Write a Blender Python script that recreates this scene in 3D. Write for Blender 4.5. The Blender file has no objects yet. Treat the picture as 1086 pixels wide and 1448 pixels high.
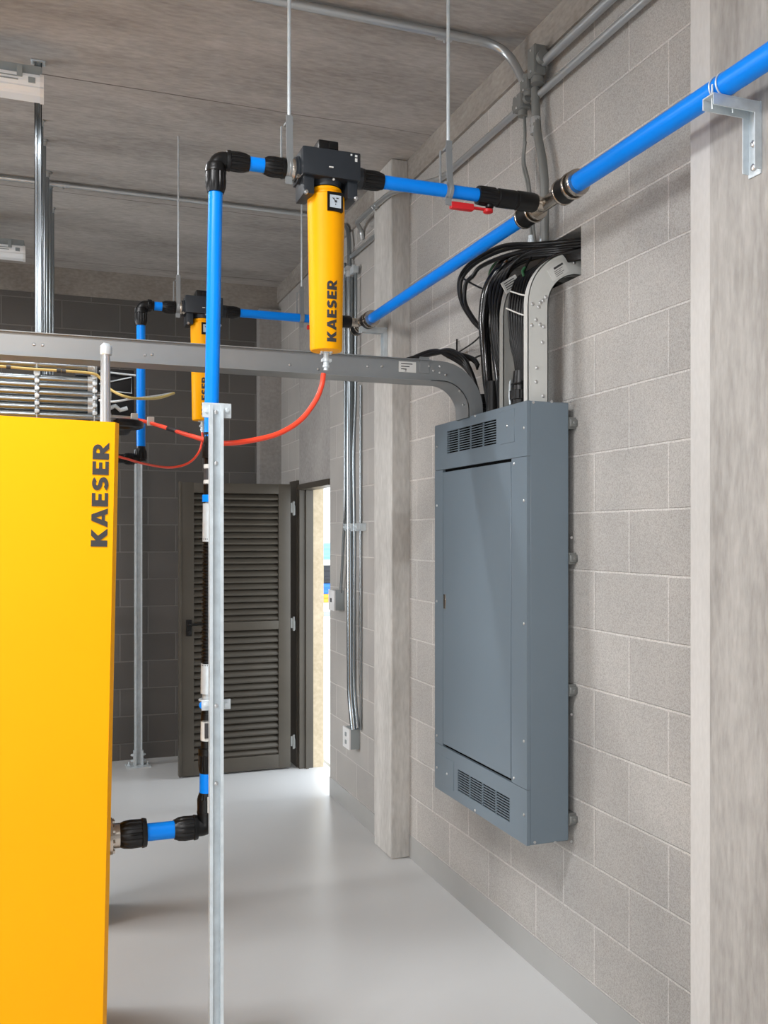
import bpy, bmesh, math, random
from mathutils import Vector, Matrix
random.seed(7)
SC = bpy.context.scene
COL = SC.collection

# ------------------------------------------------------------------ camera
F = 1320.0                       # focal length in pixels of the 1086x1448 frame
TH = math.atan(481 / F)          # camera turned to the right of the long wall's direction
S, C = math.sin(TH), math.cos(TH)
CX, HY, EYE = 543.0, 757.0, 1.641
cd = bpy.data.cameras.new('camera')
cd.sensor_fit = 'VERTICAL'; cd.sensor_height = 36; cd.sensor_width = 27
cd.lens = 36 * F / 1448
cd.shift_y = 33 / 1448
cd.clip_start = 0.05
cam = bpy.data.objects.new('camera', cd); COL.objects.link(cam)
cam.location = (0, 0, EYE)
cam.rotation_euler = (math.pi / 2, 0, -TH)
SC.camera = cam

# ------------------------------------------------------------------ world, lights, exposure
w = bpy.data.worlds.new('world'); SC.world = w; w.use_nodes = True
bg = w.node_tree.nodes['Background']
bg.inputs[0].default_value = (0.86, 0.93, 1.0, 1); bg.inputs[1].default_value = 3.6

def area(name, loc, target, sx, sy, power, col=(1, 1, 1), spread=180):
    l = bpy.data.lights.new(name, 'AREA'); l.shape = 'RECTANGLE'; l.size = sx; l.size_y = sy
    l.energy = power; l.color = col; l.spread = math.radians(spread)
    o = bpy.data.objects.new(name, l); COL.objects.link(o); o.location = loc
    o.rotation_euler = (Vector(target) - Vector(loc)).to_track_quat('-Z', 'Y').to_euler()
    return o
area('daylight_opening', (-1.2, -2.75, 1.3), (0.2, 3.0, 1.2), 4.6, 2.2, 64, (0.97, 0.985, 1.0), 160)
area('side_fill', (-4.1, 1.0, 1.7), (1.5, 1.6, 0.3), 3.6, 1.8, 34, (0.97, 0.985, 1.0), 120)  # unseen fill added on the left to brighten wall and floor
area('daylight_far_side', (-4.1, 5.0, 1.9), (1.5, 3.5, 0.6), 3.2, 1.8, 92, (0.97, 0.985, 1.0), 110)
sun = bpy.data.lights.new('sun', 'SUN'); sun.energy = 1.6; sun.angle = 0.01; sun.color = (1, .93, .82)
so = bpy.data.objects.new('sun', sun); COL.objects.link(so)
so.rotation_euler = Vector((0.5, -0.75, -0.9)).to_track_quat('-Z', 'Y').to_euler()

vs = SC.view_settings
vs.view_transform = 'Standard'; vs.look = 'None'; vs.exposure = 0.17; vs.gamma = 1.0; vs.use_curve_mapping = False
TUBES = ((3.8, 30), (6.0, 4), (1.6, 70), (-0.6, 48))      # lamp position along the room, watts

# ------------------------------------------------------------------ helpers
def at(px, py, X=None, Y=None, Z=None):
    """point of the room seen at a pixel, on the plane X=, Y= or Z="""
    a = (px - CX) / F; b = (HY - py) / F
    dx = S + a * C; dy = C - a * S
    t = X / dx if X is not None else Y / dy if Y is not None else (Z - EYE) / b
    return Vector((dx * t, dy * t, EYE + b * t))

def lin(r, g, b):
    f = lambda c: (c / 255 / 12.92) if c <= 10 else (((c / 255) + .055) / 1.055) ** 2.4
    return (f(r), f(g), f(b), 1)

MATS = {}
def mat(name, col, rough=.5, metal=0., spec=.5, bump=0., bscale=60., vary=0., vscale=3., coat=0., emit=None, trans=0.):
    m = bpy.data.materials.new(name); m.use_nodes = True; MATS[name] = m
    nt = m.node_tree; N = nt.nodes; L = nt.links
    p = N['Principled BSDF']
    p.inputs['Base Color'].default_value = col; p.inputs['Roughness'].default_value = rough
    p.inputs['Metallic'].default_value = metal; p.inputs['Specular IOR Level'].default_value = spec
    p.inputs['Coat Weight'].default_value = coat; p.inputs['Coat Roughness'].default_value = .15
    p.inputs['Transmission Weight'].default_value = trans
    if emit:
        p.inputs['Emission Color'].default_value = emit[0]; p.inputs['Emission Strength'].default_value = emit[1]
    tc = N.new('ShaderNodeTexCoord')
    n = N.new('ShaderNodeTexNoise'); n.inputs['Scale'].default_value = vscale; n.inputs['Detail'].default_value = 5
    L.new(tc.outputs['Object'], n.inputs['Vector'])
    v = vary if vary else .06
    r = N.new('ShaderNodeValToRGB')
    r.color_ramp.elements[0].position = .3; r.color_ramp.elements[1].position = .7
    r.color_ramp.elements[0].color = tuple(c * (1 - v) for c in col[:3]) + (1,)
    r.color_ramp.elements[1].color = tuple(min(1, c * (1 + v)) for c in col[:3]) + (1,)
    L.new(n.outputs['Fac'], r.inputs['Fac']); L.new(r.outputs['Color'], p.inputs['Base Color'])
    if bump:
        b = N.new('ShaderNodeTexNoise'); b.inputs['Scale'].default_value = bscale; b.inputs['Detail'].default_value = 3
        L.new(tc.outputs['Object'], b.inputs['Vector'])
        bp = N.new('ShaderNodeBump'); bp.inputs['Strength'].default_value = bump; bp.inputs['Distance'].default_value = .01
        L.new(b.outputs['Fac'], bp.inputs['Height']); L.new(bp.outputs['Normal'], p.inputs['Normal'])
    return m

def concrete(name, c0, c1, stretch=(1, 1, 1), scale=2.0, fine=40., bump=.35, rough=.85, seams=None):
    """cast concrete: cloudy colour, streaks along one axis, pits; seams=(axis, spacing) adds board joints"""
    m = bpy.data.materials.new(name); m.use_nodes = True
    nt = m.node_tree; N = nt.nodes; L = nt.links; p = N['Principled BSDF']
    p.inputs['Roughness'].default_value = rough; p.inputs['Specular IOR Level'].default_value = .25
    g = N.new('ShaderNodeNewGeometry')
    mp = N.new('ShaderNodeMapping'); mp.inputs['Scale'].default_value = stretch
    L.new(g.outputs['Position'], mp.inputs['Vector'])
    a = N.new('ShaderNodeTexNoise'); a.inputs['Scale'].default_value = scale; a.inputs['Detail'].default_value = 8; a.inputs['Roughness'].default_value = .62
    L.new(mp.outputs['Vector'], a.inputs['Vector'])
    b = N.new('ShaderNodeTexNoise'); b.inputs['Scale'].default_value = fine; b.inputs['Detail'].default_value = 4
    L.new(mp.outputs['Vector'], b.inputs['Vector'])
    mx = N.new('ShaderNodeMath'); mx.operation = 'MULTIPLY_ADD'; mx.inputs[1].default_value = .38
    L.new(b.outputs['Fac'], mx.inputs[0])
    sc = N.new('ShaderNodeMath'); sc.operation = 'MULTIPLY'; sc.inputs[1].default_value = .62
    L.new(a.outputs['Fac'], sc.inputs[0]); L.new(sc.outputs[0], mx.inputs[2])
    r = N.new('ShaderNodeValToRGB'); r.color_ramp.elements[0].position = .33; r.color_ramp.elements[1].position = .66
    r.color_ramp.elements[0].color = c0; r.color_ramp.elements[1].color = c1
    L.new(mx.outputs[0], r.inputs['Fac'])
    out = r.outputs['Color']; h = mx.outputs[0]
    if seams:
        sp = N.new('ShaderNodeSeparateXYZ'); L.new(g.outputs['Position'], sp.inputs[0])
        wob = N.new('ShaderNodeTexNoise'); wob.inputs['Scale'].default_value = 1.3
        L.new(g.outputs['Position'], wob.inputs['Vector'])
        ad = N.new('ShaderNodeMath'); ad.operation = 'MULTIPLY_ADD'; ad.inputs[1].default_value = .03
        L.new(wob.outputs['Fac'], ad.inputs[0]); L.new(sp.outputs[seams[0]], ad.inputs[2])
        dv = N.new('ShaderNodeMath'); dv.operation = 'DIVIDE'; dv.inputs[1].default_value = seams[1]; L.new(ad.outputs[0], dv.inputs[0])
        fr = N.new('ShaderNodeMath'); fr.operation = 'FRACT'; L.new(dv.outputs[0], fr.inputs[0])
        lt = N.new('ShaderNodeMath'); lt.operation = 'LESS_THAN'; lt.inputs[1].default_value = .008 / seams[1]; L.new(fr.outputs[0], lt.inputs[0])
        bk = N.new('ShaderNodeTexNoise'); bk.inputs['Scale'].default_value = 1.1; L.new(g.outputs['Position'], bk.inputs['Vector'])
        gt = N.new('ShaderNodeMath'); gt.operation = 'MULTIPLY'; gt.use_clamp = True
        g2 = N.new('ShaderNodeMath'); g2.operation = 'MULTIPLY'; g2.inputs[1].default_value = 1.7; g2.use_clamp = True; L.new(bk.outputs['Fac'], g2.inputs[0])
        L.new(lt.outputs[0], gt.inputs[0]); L.new(g2.outputs[0], gt.inputs[1])
        mc = N.new('ShaderNodeMixRGB'); mc.blend_type = 'MULTIPLY'; mc.inputs[2].default_value = (.35, .33, .31, 1)
        L.new(gt.outputs[0], mc.inputs[0]); L.new(out, mc.inputs[1]); out = mc.outputs[0]
    L.new(out, p.inputs['Base Color'])
    bp = N.new('ShaderNodeBump'); bp.inputs['Strength'].default_value = bump; bp.inputs['Distance'].default_value = .012
    L.new(h, bp.inputs['Height']); L.new(bp.outputs['Normal'], p.inputs['Normal'])
    return m

def blocks(name, ax, off_u, off_z, c0, c1, mortar, msize=.006):
    """concrete block masonry 400 x 200 mm; ax = 0 or 1 is the horizontal axis"""
    m = bpy.data.materials.new(name); m.use_nodes = True
    nt = m.node_tree; N = nt.nodes; L = nt.links; p = N['Principled BSDF']
    p.inputs['Roughness'].default_value = .9; p.inputs['Specular IOR Level'].default_value = .2
    g = N.new('ShaderNodeNewGeometry'); sp = N.new('ShaderNodeSeparateXYZ'); L.new(g.outputs['Position'], sp.inputs[0])
    def add(sock, v):
        k = N.new('ShaderNodeMath'); k.operation = 'ADD'; k.inputs[1].default_value = v; L.new(sock, k.inputs[0]); return k.outputs[0]
    cb = N.new('ShaderNodeCombineXYZ'); L.new(add(sp.outputs[ax], -off_u + 40), cb.inputs[0]); L.new(add(sp.outputs[2], -off_z + 8), cb.inputs[1])
    br = N.new('ShaderNodeTexBrick'); L.new(cb.outputs[0], br.inputs['Vector'])
    br.offset = .5; br.offset_frequency = 2; br.squash = 1
    br.inputs['Scale'].default_value = 1; br.inputs['Brick Width'].default_value = .4; br.inputs['Row Height'].default_value = .2
    br.inputs['Mortar Size'].default_value = msize; br.inputs['Mortar Smooth'].default_value = .35; br.inputs['Bias'].default_value = 0
    br.inputs['Color1'].default_value = c0; br.inputs['Color2'].default_value = c1; br.inputs['Mortar'].default_value = mortar
    n = N.new('ShaderNodeTexNoise'); n.inputs['Scale'].default_value = 1.8; n.inputs['Detail'].default_value = 6; L.new(g.outputs['Position'], n.inputs['Vector'])
    f = N.new('ShaderNodeTexNoise'); f.inputs['Scale'].default_value = 260; f.inputs['Detail'].default_value = 3; L.new(g.outputs['Position'], f.inputs['Vector'])
    r = N.new('ShaderNodeValToRGB'); r.color_ramp.elements[0].position = .3; r.color_ramp.elements[1].position = .7
    r.color_ramp.elements[0].color = (.84, .84, .84, 1); r.color_ramp.elements[1].color = (1.08, 1.06, 1.04, 1)
    L.new(n.outputs['Fac'], r.inputs['Fac'])
    r2 = N.new('ShaderNodeValToRGB'); r2.color_ramp.elements[0].position = .32; r2.color_ramp.elements[1].position = .62
    r2.color_ramp.elements[0].color = (.74, .73, .72, 1); r2.color_ramp.elements[1].color = (1.04, 1.04, 1.04, 1)
    L.new(f.outputs['Fac'], r2.inputs['Fac'])
    m1 = N.new('ShaderNodeMixRGB'); m1.blend_type = 'MULTIPLY'; m1.inputs[0].default_value = 1; L.new(br.outputs['Color'], m1.inputs[1]); L.new(r.outputs['Color'], m1.inputs[2])
    m2 = N.new('ShaderNodeMixRGB'); m2.blend_type = 'MULTIPLY'; m2.inputs[0].default_value = 1; L.new(m1.outputs[0], m2.inputs[1]); L.new(r2.outputs['Color'], m2.inputs[2])
    L.new(m2.outputs[0], p.inputs['Base Color'])
    h = N.new('ShaderNodeMath'); h.operation = 'MULTIPLY_ADD'; h.inputs[1].default_value = -1.0
    L.new(br.outputs['Fac'], h.inputs[0])
    hs = N.new('ShaderNodeMath'); hs.operation = 'MULTIPLY'; hs.inputs[1].default_value = .35; L.new(f.outputs['Fac'], hs.inputs[0]); L.new(hs.outputs[0], h.inputs[2])
    bp = N.new('ShaderNodeBump'); bp.inputs['Strength'].default_value = .75; bp.inputs['Distance'].default_value = .006
    L.new(h.outputs[0], bp.inputs['Height']); L.new(bp.outputs['Normal'], p.inputs['Normal'])
    return m

def root_loc(o):
    while o.parent: o = o.parent
    return Vector(o.location)

class MB:
    """collects shapes in room coordinates; build() links them as ONE mesh object"""
    def __init__(s): s.bm = bmesh.new()
    def _merge(s, b):
        me = bpy.data.meshes.new('tmp'); b.to_mesh(me); b.free(); s.bm.from_mesh(me); bpy.data.meshes.remove(me)
    def box(s, lo, hi, bev=0., seg=2, M=None):
        b = bmesh.new(); bmesh.ops.create_cube(b, size=1)
        lo, hi = Vector(lo), Vector(hi)
        for v in b.verts: v.co = Vector([lo[i] + (hi[i] - lo[i]) * (v.co[i] + .5) for i in range(3)])
        if bev: bmesh.ops.bevel(b, geom=list(b.edges), offset=bev, segments=seg, affect='EDGES', profile=.7)
        if M is not None: bmesh.ops.transform(b, matrix=M, verts=b.verts)
        s._merge(b); return s
    def hull(s, pts):
        b = bmesh.new()
        for p in pts: b.verts.new(p)
        r = bmesh.ops.convex_hull(b, input=b.verts); s._merge(b); return s
    def rings(s, rings, cap=True, closed=False):
        b = bmesh.new(); R = [[b.verts.new(p) for p in r] for r in rings]; n = len(R[0])
        pr = list(zip(R, R[1:])) + ([(R[-1], R[0])] if closed else [])
        for a, c in pr:
            for i in range(n): b.faces.new((a[i], a[(i + 1) % n], c[(i + 1) % n], c[i]))
        if cap and not closed:
            b.faces.new(list(reversed(R[0]))); b.faces.new(R[-1])
        bmesh.ops.recalc_face_normals(b, faces=b.faces); s._merge(b); return s
    def tube(s, pts, r, n=14, fillet=0., fs=7):
        P = round_path(pts, fillet, fs) if fillet else [Vector(p) for p in pts]
        Ts = [((P[min(i + 1, len(P) - 1)] - P[max(i - 1, 0)]).normalized()) for i in range(len(P))]
        ref = Vector((0, 0, 1)) if abs(Ts[0].z) < .9 else Vector((1, 0, 0))
        u = (ref - Ts[0] * ref.dot(Ts[0])).normalized(); rings = []
        for i, (p, t) in enumerate(zip(P, Ts)):
            u = (u - t * u.dot(t)).normalized(); v = t.cross(u)
            rr = r(i / (len(P) - 1)) if callable(r) else r
            rings.append([p + (u * math.cos(2 * math.pi * k / n) + v * math.sin(2 * math.pi * k / n)) * rr for k in range(n)])
        s.rings(rings); return s
    def lathe(s, p0, d, prof, n=32, ribs=None):
        """turn a profile [(along, radius)] about the axis p0 + d; ribs=(count, depth, a0, a1) notches between a0 and a1"""
        p0 = Vector(p0); d = Vector(d).normalized()
        ref = Vector((0, 0, 1)) if abs(d.z) < .9 else Vector((1, 0, 0))
        u = (ref - d * ref.dot(d)).normalized(); v = d.cross(u); rings = []
        if ribs: n = ribs[0] * 6
        for a, r in prof:
            ring = []
            for k in range(n):
                rr = r
                if ribs and ribs[2] <= a <= ribs[3] and k % 6 in (0, 1): rr -= ribs[1]
                t = 2 * math.pi * k / n
                ring.append(p0 + d * a + (u * math.cos(t) + v * math.sin(t)) * max(rr, .0002))
            rings.append(ring)
        s.rings(rings); return s
    def torus(s, c, d, R, r, n=28, m=8, a0=0., a1=2 * math.pi):
        c = Vector(c); d = Vector(d).normalized()
        ref = Vector((0, 0, 1)) if abs(d.z) < .9 else Vector((1, 0, 0))
        u = (ref - d * ref.dot(d)).normalized(); v = d.cross(u)
        full = abs(a1 - a0) > 6.28; rings = []
        for k in range(n if full else n + 1):
            t = a0 + (a1 - a0) * k / n; e = u * math.cos(t) + v * math.sin(t)
            rings.append([c + e * (R + r * math.cos(2 * math.pi * j / m)) + d * r * math.sin(2 * math.pi * j / m) for j in range(m)])
        s.rings(rings, closed=full); return s
    def poly(s, pts2, o, u, v, depth, cuts=0, wrap=None):
        """extrude a flat outline; wrap maps (a, b, h) to a point"""
        b = bmesh.new(); o, u, v = Vector(o), Vector(u), Vector(v); nn = u.cross(v).normalized()
        f = b.faces.new([b.verts.new((p[0], p[1], 0)) for p in pts2])
        bmesh.ops.triangulate(b, faces=b.faces)
        for k in range(1, cuts):
            lo = min(p[1] for p in pts2); hi = max(p[1] for p in pts2)
            y = lo + (hi - lo) * k / cuts
            bmesh.ops.bisect_plane(b, geom=list(b.verts) + list(b.edges) + list(b.faces), plane_co=(0, y, 0), plane_no=(0, 1, 0))
        r = bmesh.ops.extrude_face_region(b, geom=list(b.faces))
        for e in r['geom']:
            if isinstance(e, bmesh.types.BMVert): e.co.z = 1
        for q in b.verts:
            a, c, h = q.co
            q.co = wrap(a, c, h * depth) if wrap else o + u * a + v * c + nn * h * depth
        bmesh.ops.recalc_face_normals(b, faces=b.faces); s._merge(b); return s
    def build(s, name, m, parent=None, smooth=True, loc=None, ang=38):
        me = bpy.data.meshes.new(name)
        if parent is not None: off = root_loc(parent)
        elif loc is not None: off = Vector(loc)
        else: off = Vector((0, 0, 0))
        if off.length: bmesh.ops.translate(s.bm, verts=s.bm.verts, vec=-off)
        s.bm.to_mesh(me); s.bm.free()
        me.materials.append(m)
        if smooth:
            for p in me.polygons: p.use_smooth = True
            me.set_sharp_from_angle(angle=math.radians(ang))
        o = bpy.data.objects.new(name, me); COL.objects.link(o)
        if parent is not None: o.parent = parent
        elif loc is not None: o.location = loc
        return o

def round_path(pts, rad, k=7):
    P = [Vector(p) for p in pts]; out = [P[0]]
    for a, b, c in zip(P, P[1:], P[2:]):
        d1 = (a - b); d2 = (c - b); L = min(rad, d1.length * .49, d2.length * .49)
        s0 = b + d1.normalized() * L; s1 = b + d2.normalized() * L
        for i in range(k + 1):
            t = i / k; out.append(s0 * (1 - t) ** 2 + b * 2 * t * (1 - t) + s1 * t * t)
    out.append(P[-1]); return out

def smooth_path(pts, k=8):
    P = [Vector(p) for p in pts]; Q = [P[0] * 2 - P[1]] + P + [P[-1] * 2 - P[-2]]; out = []
    for i in range(1, len(Q) - 2):
        for j in range(k):
            t = j / k; a, b, c, d = Q[i - 1:i + 3]
            out.append(.5 * ((2 * b) + (c - a) * t + (2 * a - 5 * b + 4 * c - d) * t * t + (3 * b - a - 3 * c + d) * t ** 3))
    out.append(P[-1]); return out

def tag(o, label, cat, group=None, kind=None):
    o['label'] = label; o['category'] = cat
    if group: o['group'] = group
    if kind: o['kind'] = kind
    return o

def thing(name, loc, label, cat, group=None, kind=None):
    o = bpy.data.objects.new(name, None); COL.objects.link(o); o.location = loc; o.empty_display_size = .05
    return tag(o, label, cat, group, kind)

def struct(o, label, cat): return tag(o, label, cat, kind='structure')

# ------------------------------------------------------------------ materials
M_ceil = concrete('ceiling_concrete', lin(146, 142, 138), lin(190, 186, 182), (.7, 2.4, 1), 1.6, 26, .7, seams=(1, 1.375))
M_beam = concrete('beam_concrete', lin(128, 122, 116), lin(168, 162, 155), (1, 1, 2), 2.2, 30)
M_col = concrete('column_concrete', lin(142, 139, 135), lin(184, 181, 177), (3.0, 3.0, .7), 2.2, 24, .45)
M_pil = concrete('slim_column_concrete', lin(170, 168, 164), lin(208, 206, 202), (3.0, 3.0, .7), 2.2, 24, .45)
M_colsm = concrete('smooth_column_concrete', lin(190, 188, 185), lin(204, 202, 199), (2, 2, .6), 2, 60, .1)
M_plaster = concrete('plastered_concrete', lin(144, 141, 138), lin(172, 169, 166), (1, 1, 1), 2.5, 40, .2)
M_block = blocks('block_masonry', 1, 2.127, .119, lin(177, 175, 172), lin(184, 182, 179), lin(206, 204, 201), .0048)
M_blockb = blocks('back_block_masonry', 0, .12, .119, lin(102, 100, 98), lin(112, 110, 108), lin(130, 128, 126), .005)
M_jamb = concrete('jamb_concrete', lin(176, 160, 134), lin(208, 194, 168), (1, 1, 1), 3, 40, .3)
M_floor = mat('floor_epoxy', lin(205, 206, 206), .30, 0, .45, bump=.03, bscale=220, vary=.03, vscale=1.2)
M_skirt = mat('skirting_paint', lin(162, 162, 160), .4, vary=.04)
M_yel = mat('yellow_paint', (.96, .405, .0, 1), .42, 0, .15, vary=.012)
M_letter = mat('charcoal_lettering', lin(52, 50, 50), .5)
M_blue = mat('blue_pipe_paint', (.0, .235, .88, 1), .32, 0, .25, vary=.02)
M_blk = mat('black_plastic', lin(13, 13, 14), .36, 0, .35)
M_head = mat('charcoal_cast_metal', lin(38, 43, 49), .42, .1, bump=.05, bscale=300)
M_cable = mat('black_cable_sheath', lin(14, 14, 15), .36, 0, .35)
M_flex = mat('black_flexible_conduit', lin(10, 10, 12), .2, coat=.4)
M_pan = mat('gray_enamel', lin(108, 121, 131), .36, 0, .45, vary=.02, coat=.1)
M_dark = mat('dark_recess', lin(8, 8, 8), .9, spec=.1)  # near-black, so shade in vents, door gap and cable hole is coloured in
M_galv = mat('galvanised_steel', lin(208, 217, 222), .36, .3, vary=.10, vscale=30)
M_tray = mat('aluminium_tray', lin(142, 146, 148), .40, .35, vary=.03, vscale=12)
M_tray2 = mat('lifted_gray_channel', lin(206, 207, 203), .45, .1, vary=.03, vscale=12)  # tray colour lifted to make up for dim light at the elbow
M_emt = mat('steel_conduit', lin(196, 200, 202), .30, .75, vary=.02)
M_rack = mat('darkened_steel_conduit', lin(150, 158, 163), .26, .92, vary=.03)  # conduit steel darkened to offset the lamps close above the rack
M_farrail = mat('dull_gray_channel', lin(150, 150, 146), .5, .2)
M_paintc = mat('gray_conduit_body', lin(126, 128, 126), .45, .3)
M_steel = mat('stainless_steel', lin(190, 182, 172), .27, 1.0, vary=.06)
M_screw = mat('bright_screw', lin(205, 205, 205), .3, .9)
M_door = mat('dark_brown_steel', lin(78, 73, 65), .40, .2, vary=.08, vscale=4)
M_red = mat('red_tubing', lin(236, 70, 42), .35)
M_redh = mat('red_handle', lin(205, 30, 36), .4)
M_white = mat('white_plastic', lin(228, 229, 229), .45)
M_ltgray = mat('light_gray_box', lin(150, 158, 160), .5)
M_label = mat('printed_label', lin(214, 214, 210), .5)
M_ink = mat('label_ink', lin(60, 60, 62), .6)
M_lcd = mat('gauge_face', lin(188, 198, 208), .3)
M_diff = mat('lamp_diffuser', lin(225, 229, 232), .35, emit=((1, .98, .95, 1), .06))
M_tie = mat('yellow_cable_sheath', lin(196, 172, 104), .5)
M_green = mat('green_wire', lin(44, 96, 60), .5)
M_tan = mat('tan_wire', lin(160, 140, 108), .5)
M_out = mat('bright_render', lin(240, 240, 236), .8)
M_ground = mat('outdoor_paving', lin(215, 208, 196), .8, vary=.08)
M_oblue = mat('outdoor_blue', lin(40, 110, 205), .5)
M_ocyan = mat('outdoor_pale_blue', lin(120, 170, 205), .5)
M_odark = mat('outdoor_dark', lin(30, 32, 40), .5)
M_oyel = mat('outdoor_yellow', lin(225, 160, 50), .5)

# ------------------------------------------------------------------ the room
CZ = 3.55; XR = 1.752; XD = 1.70; YB = 7.05; XL = -4.2; YF = -3.0
HY0, HY1, HZ0, HZ1 = 2.81, 3.34, 2.545, 2.715      # the hole in the block wall
DY0, DY1, DZ = 5.66, 6.42, 2.0                       # the doorway
struct(MB().box((XL - .2, YF - .2, -.2), (XR + .15, YB + .2, 0)).build('floor', M_floor, smooth=False), 'pale gray glossy epoxy floor of the plant room', 'floor')
struct(MB().box((XL - .2, YF - .2, CZ), (XR + .2, YB + .2, CZ + .2)).build('ceiling', M_ceil, smooth=False), 'board-marked gray concrete ceiling slab', 'ceiling')
wr = MB()
wr.box((XR, YF, 0), (XR + .2, HY0, CZ)).box((XR, HY1, 0), (XR + .2, 4.5, CZ))
wr.box((XR, HY0, 0), (XR + .2, HY1, HZ0)).box((XR, HY0, HZ1), (XR + .2, HY1, CZ))
struct(wr.build('wall_right', M_block, smooth=False), 'gray concrete block wall behind the tall gray panel, with a cable hole', 'wall')
wd = MB()
wd.box((XD, 4.5, 0), (XD + .165, DY0, CZ)).box((XD, DY1, 0), (XD + .165, YB + .2, CZ))
struct(wd.build('wall_right', M_block, smooth=False), 'block wall between the slim column and the back corner, with the doorway', 'wall')
struct(MB().box((XD, DY0, DZ), (XD + .165, DY1, CZ)).build('wall_right', M_plaster, smooth=False), 'plain concrete wall face above the doorway', 'wall')
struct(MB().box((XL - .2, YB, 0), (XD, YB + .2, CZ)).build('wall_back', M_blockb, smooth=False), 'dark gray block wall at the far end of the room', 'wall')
struct(MB().box((XL - .2, YF - .2, 0), (XL, YB, CZ)).build('wall_left', M_plaster, smooth=False), 'plain concrete wall on the left side, outside the frame', 'wall')
struct(MB().box((XL, YF - .2, 0), (XR + .2, YF, CZ)).build('wall_front', M_plaster, smooth=False), 'plain concrete wall behind the camera', 'wall')
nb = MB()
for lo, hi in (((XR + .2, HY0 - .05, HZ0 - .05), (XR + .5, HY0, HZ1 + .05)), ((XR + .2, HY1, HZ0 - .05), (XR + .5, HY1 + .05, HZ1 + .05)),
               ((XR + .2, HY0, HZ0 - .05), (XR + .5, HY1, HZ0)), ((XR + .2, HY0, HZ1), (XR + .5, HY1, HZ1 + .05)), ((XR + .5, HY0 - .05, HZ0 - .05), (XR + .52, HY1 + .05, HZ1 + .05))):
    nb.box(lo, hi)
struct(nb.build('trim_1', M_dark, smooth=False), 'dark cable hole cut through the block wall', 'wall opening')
# columns and beams
struct(MB().box((1.652, 4.425, 0), (XR + .05, 4.69, CZ), .006, 1).build('trim_2', M_pil), 'slim concrete column between gray panel and doorway', 'column')
struct(MB().box((1.645, YF, 0), (XR + .05, 2.012, CZ)).build('trim_3', M_col, smooth=False), 'wide rough concrete column at the right edge of the picture', 'column')
struct(MB().box((1.648, 2.012, 0), (XR + .05, 2.098, CZ), .004, 1).build('trim_4', M_colsm), 'smooth pale concrete strip along the wide column', 'column edge')
struct(MB().box((1.53, YB - .1, 0), (XD + .02, YB + .05, 3.36), .004, 1).build('trim_5', M_plaster), 'concrete column in the far corner beside the open door', 'column')
struct(MB().box((XR - .014, 2.098, 3.425), (XR + .02, 4.43, CZ + .02)).build('trim_6', M_beam, smooth=False), 'concrete ring beam on top of the block wall', 'beam')
struct(MB().box((XD - .014, 4.68, 3.425), (XD + .02, YB, CZ + .02)).build('trim_7', M_beam, smooth=False), 'concrete ring beam over the doorway wall', 'beam')
struct(MB().box((XL, YB - .014, 3.36), (XD, YB + .05, CZ + .02)).build('trim_8', M_beam, smooth=False), 'concrete ring beam on top of the far wall', 'beam')
# skirting bands
struct(MB().box((XR - .004, 2.098, 0), (XR + .01, 4.43, .117)).build('baseboard_right', M_skirt, smooth=False), 'gray painted skirting band under the gray panel', 'skirting')
struct(MB().box((XD - .004, 4.69, 0), (XD + .01, DY0, .117)).build('baseboard_right', M_skirt, smooth=False), 'gray painted skirting band between slim column and doorway', 'skirting')
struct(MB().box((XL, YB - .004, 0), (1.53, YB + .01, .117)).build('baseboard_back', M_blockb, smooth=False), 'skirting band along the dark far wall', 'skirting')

# ------------------------------------------------------------------ doorway, frame, louvred door
fr = MB()
fr.box((XD - .012, DY1 - .055, 0), (XD + .088, DY1 - .001, DZ - .041)).box((XD - .02, DY1, 0), (XD - .001, DY1 + .2, DZ + .03))
fr.box((XD - .015, DY0, DZ - .04), (XD + .09, DY1 - .001, DZ - .001)).box((XD + .03, DY1 - .075, 0), (XD + .05, DY1 - .056, DZ - .042))
struct(fr.build('trim_9', M_door, smooth=False), 'dark brown steel frame of the doorway', 'door frame')
struct(MB().box((XD + .089, DY1 - .05, 0), (XD + .166, DY1 + .01, DZ - .002)).build('trim_10', M_jamb, smooth=False), 'sunlit tan concrete door jamb', 'door jamb')
DX0, DX1, DYF = .872, 1.628, 6.385
dr = thing('door_1', (DX0, DYF, 0), 'open dark brown steel louvred door standing against the far wall', 'door', kind='structure')
lf = MB()
lf.box((DX0, DYF, .012), (DX0 + .085, DYF + .045, 2.0), .004).box((DX1 - .085, DYF, .012), (DX1, DYF + .045, 2.0), .004)
for z0_, z1_ in ((1.93, 1.999), (.013, .11), (.985, 1.045)): lf.box((DX0 + .084, DYF + .001, z0_), (DX1 - .084, DYF + .044, z1_), .004)
lf.box((DX0 - .018, DYF - .015, .012), (DX0 - .0005, DYF + .045, 2.005), .004)
lf.build('leaf_frame', M_door, dr)
lv = MB()
def slats(z0, z1, n):
    p = (z1 - z0) / n
    for i in range(n):
        z = z0 + p * i
        pts = []
        for x in (DX0 + .08, DX1 - .08):
            pts.append([(x, DYF + .040, z + p * 1.0), (x, DYF + .012, z + p * .55), (x, DYF + .006, z + p * .30), (x, DYF + .012, z + p * .06), (x, DYF + .022, z + p * .10), (x, DYF + .044, z + p * .80)])
        lv.rings(pts)
slats(.11, .985, 19); slats(1.045, 1.93, 20)
lv.box((DX0 + .08, DYF + .040, .1), (DX1 - .08, DYF + .043, 1.94))
lv.build('louvre_panel', M_door, dr)
hd = MB(); hz = 1.02
hd.box((DX0 + .03, DYF - .012, hz - .06), (DX0 + .07, DYF + .002, hz + .05), .004)
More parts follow.
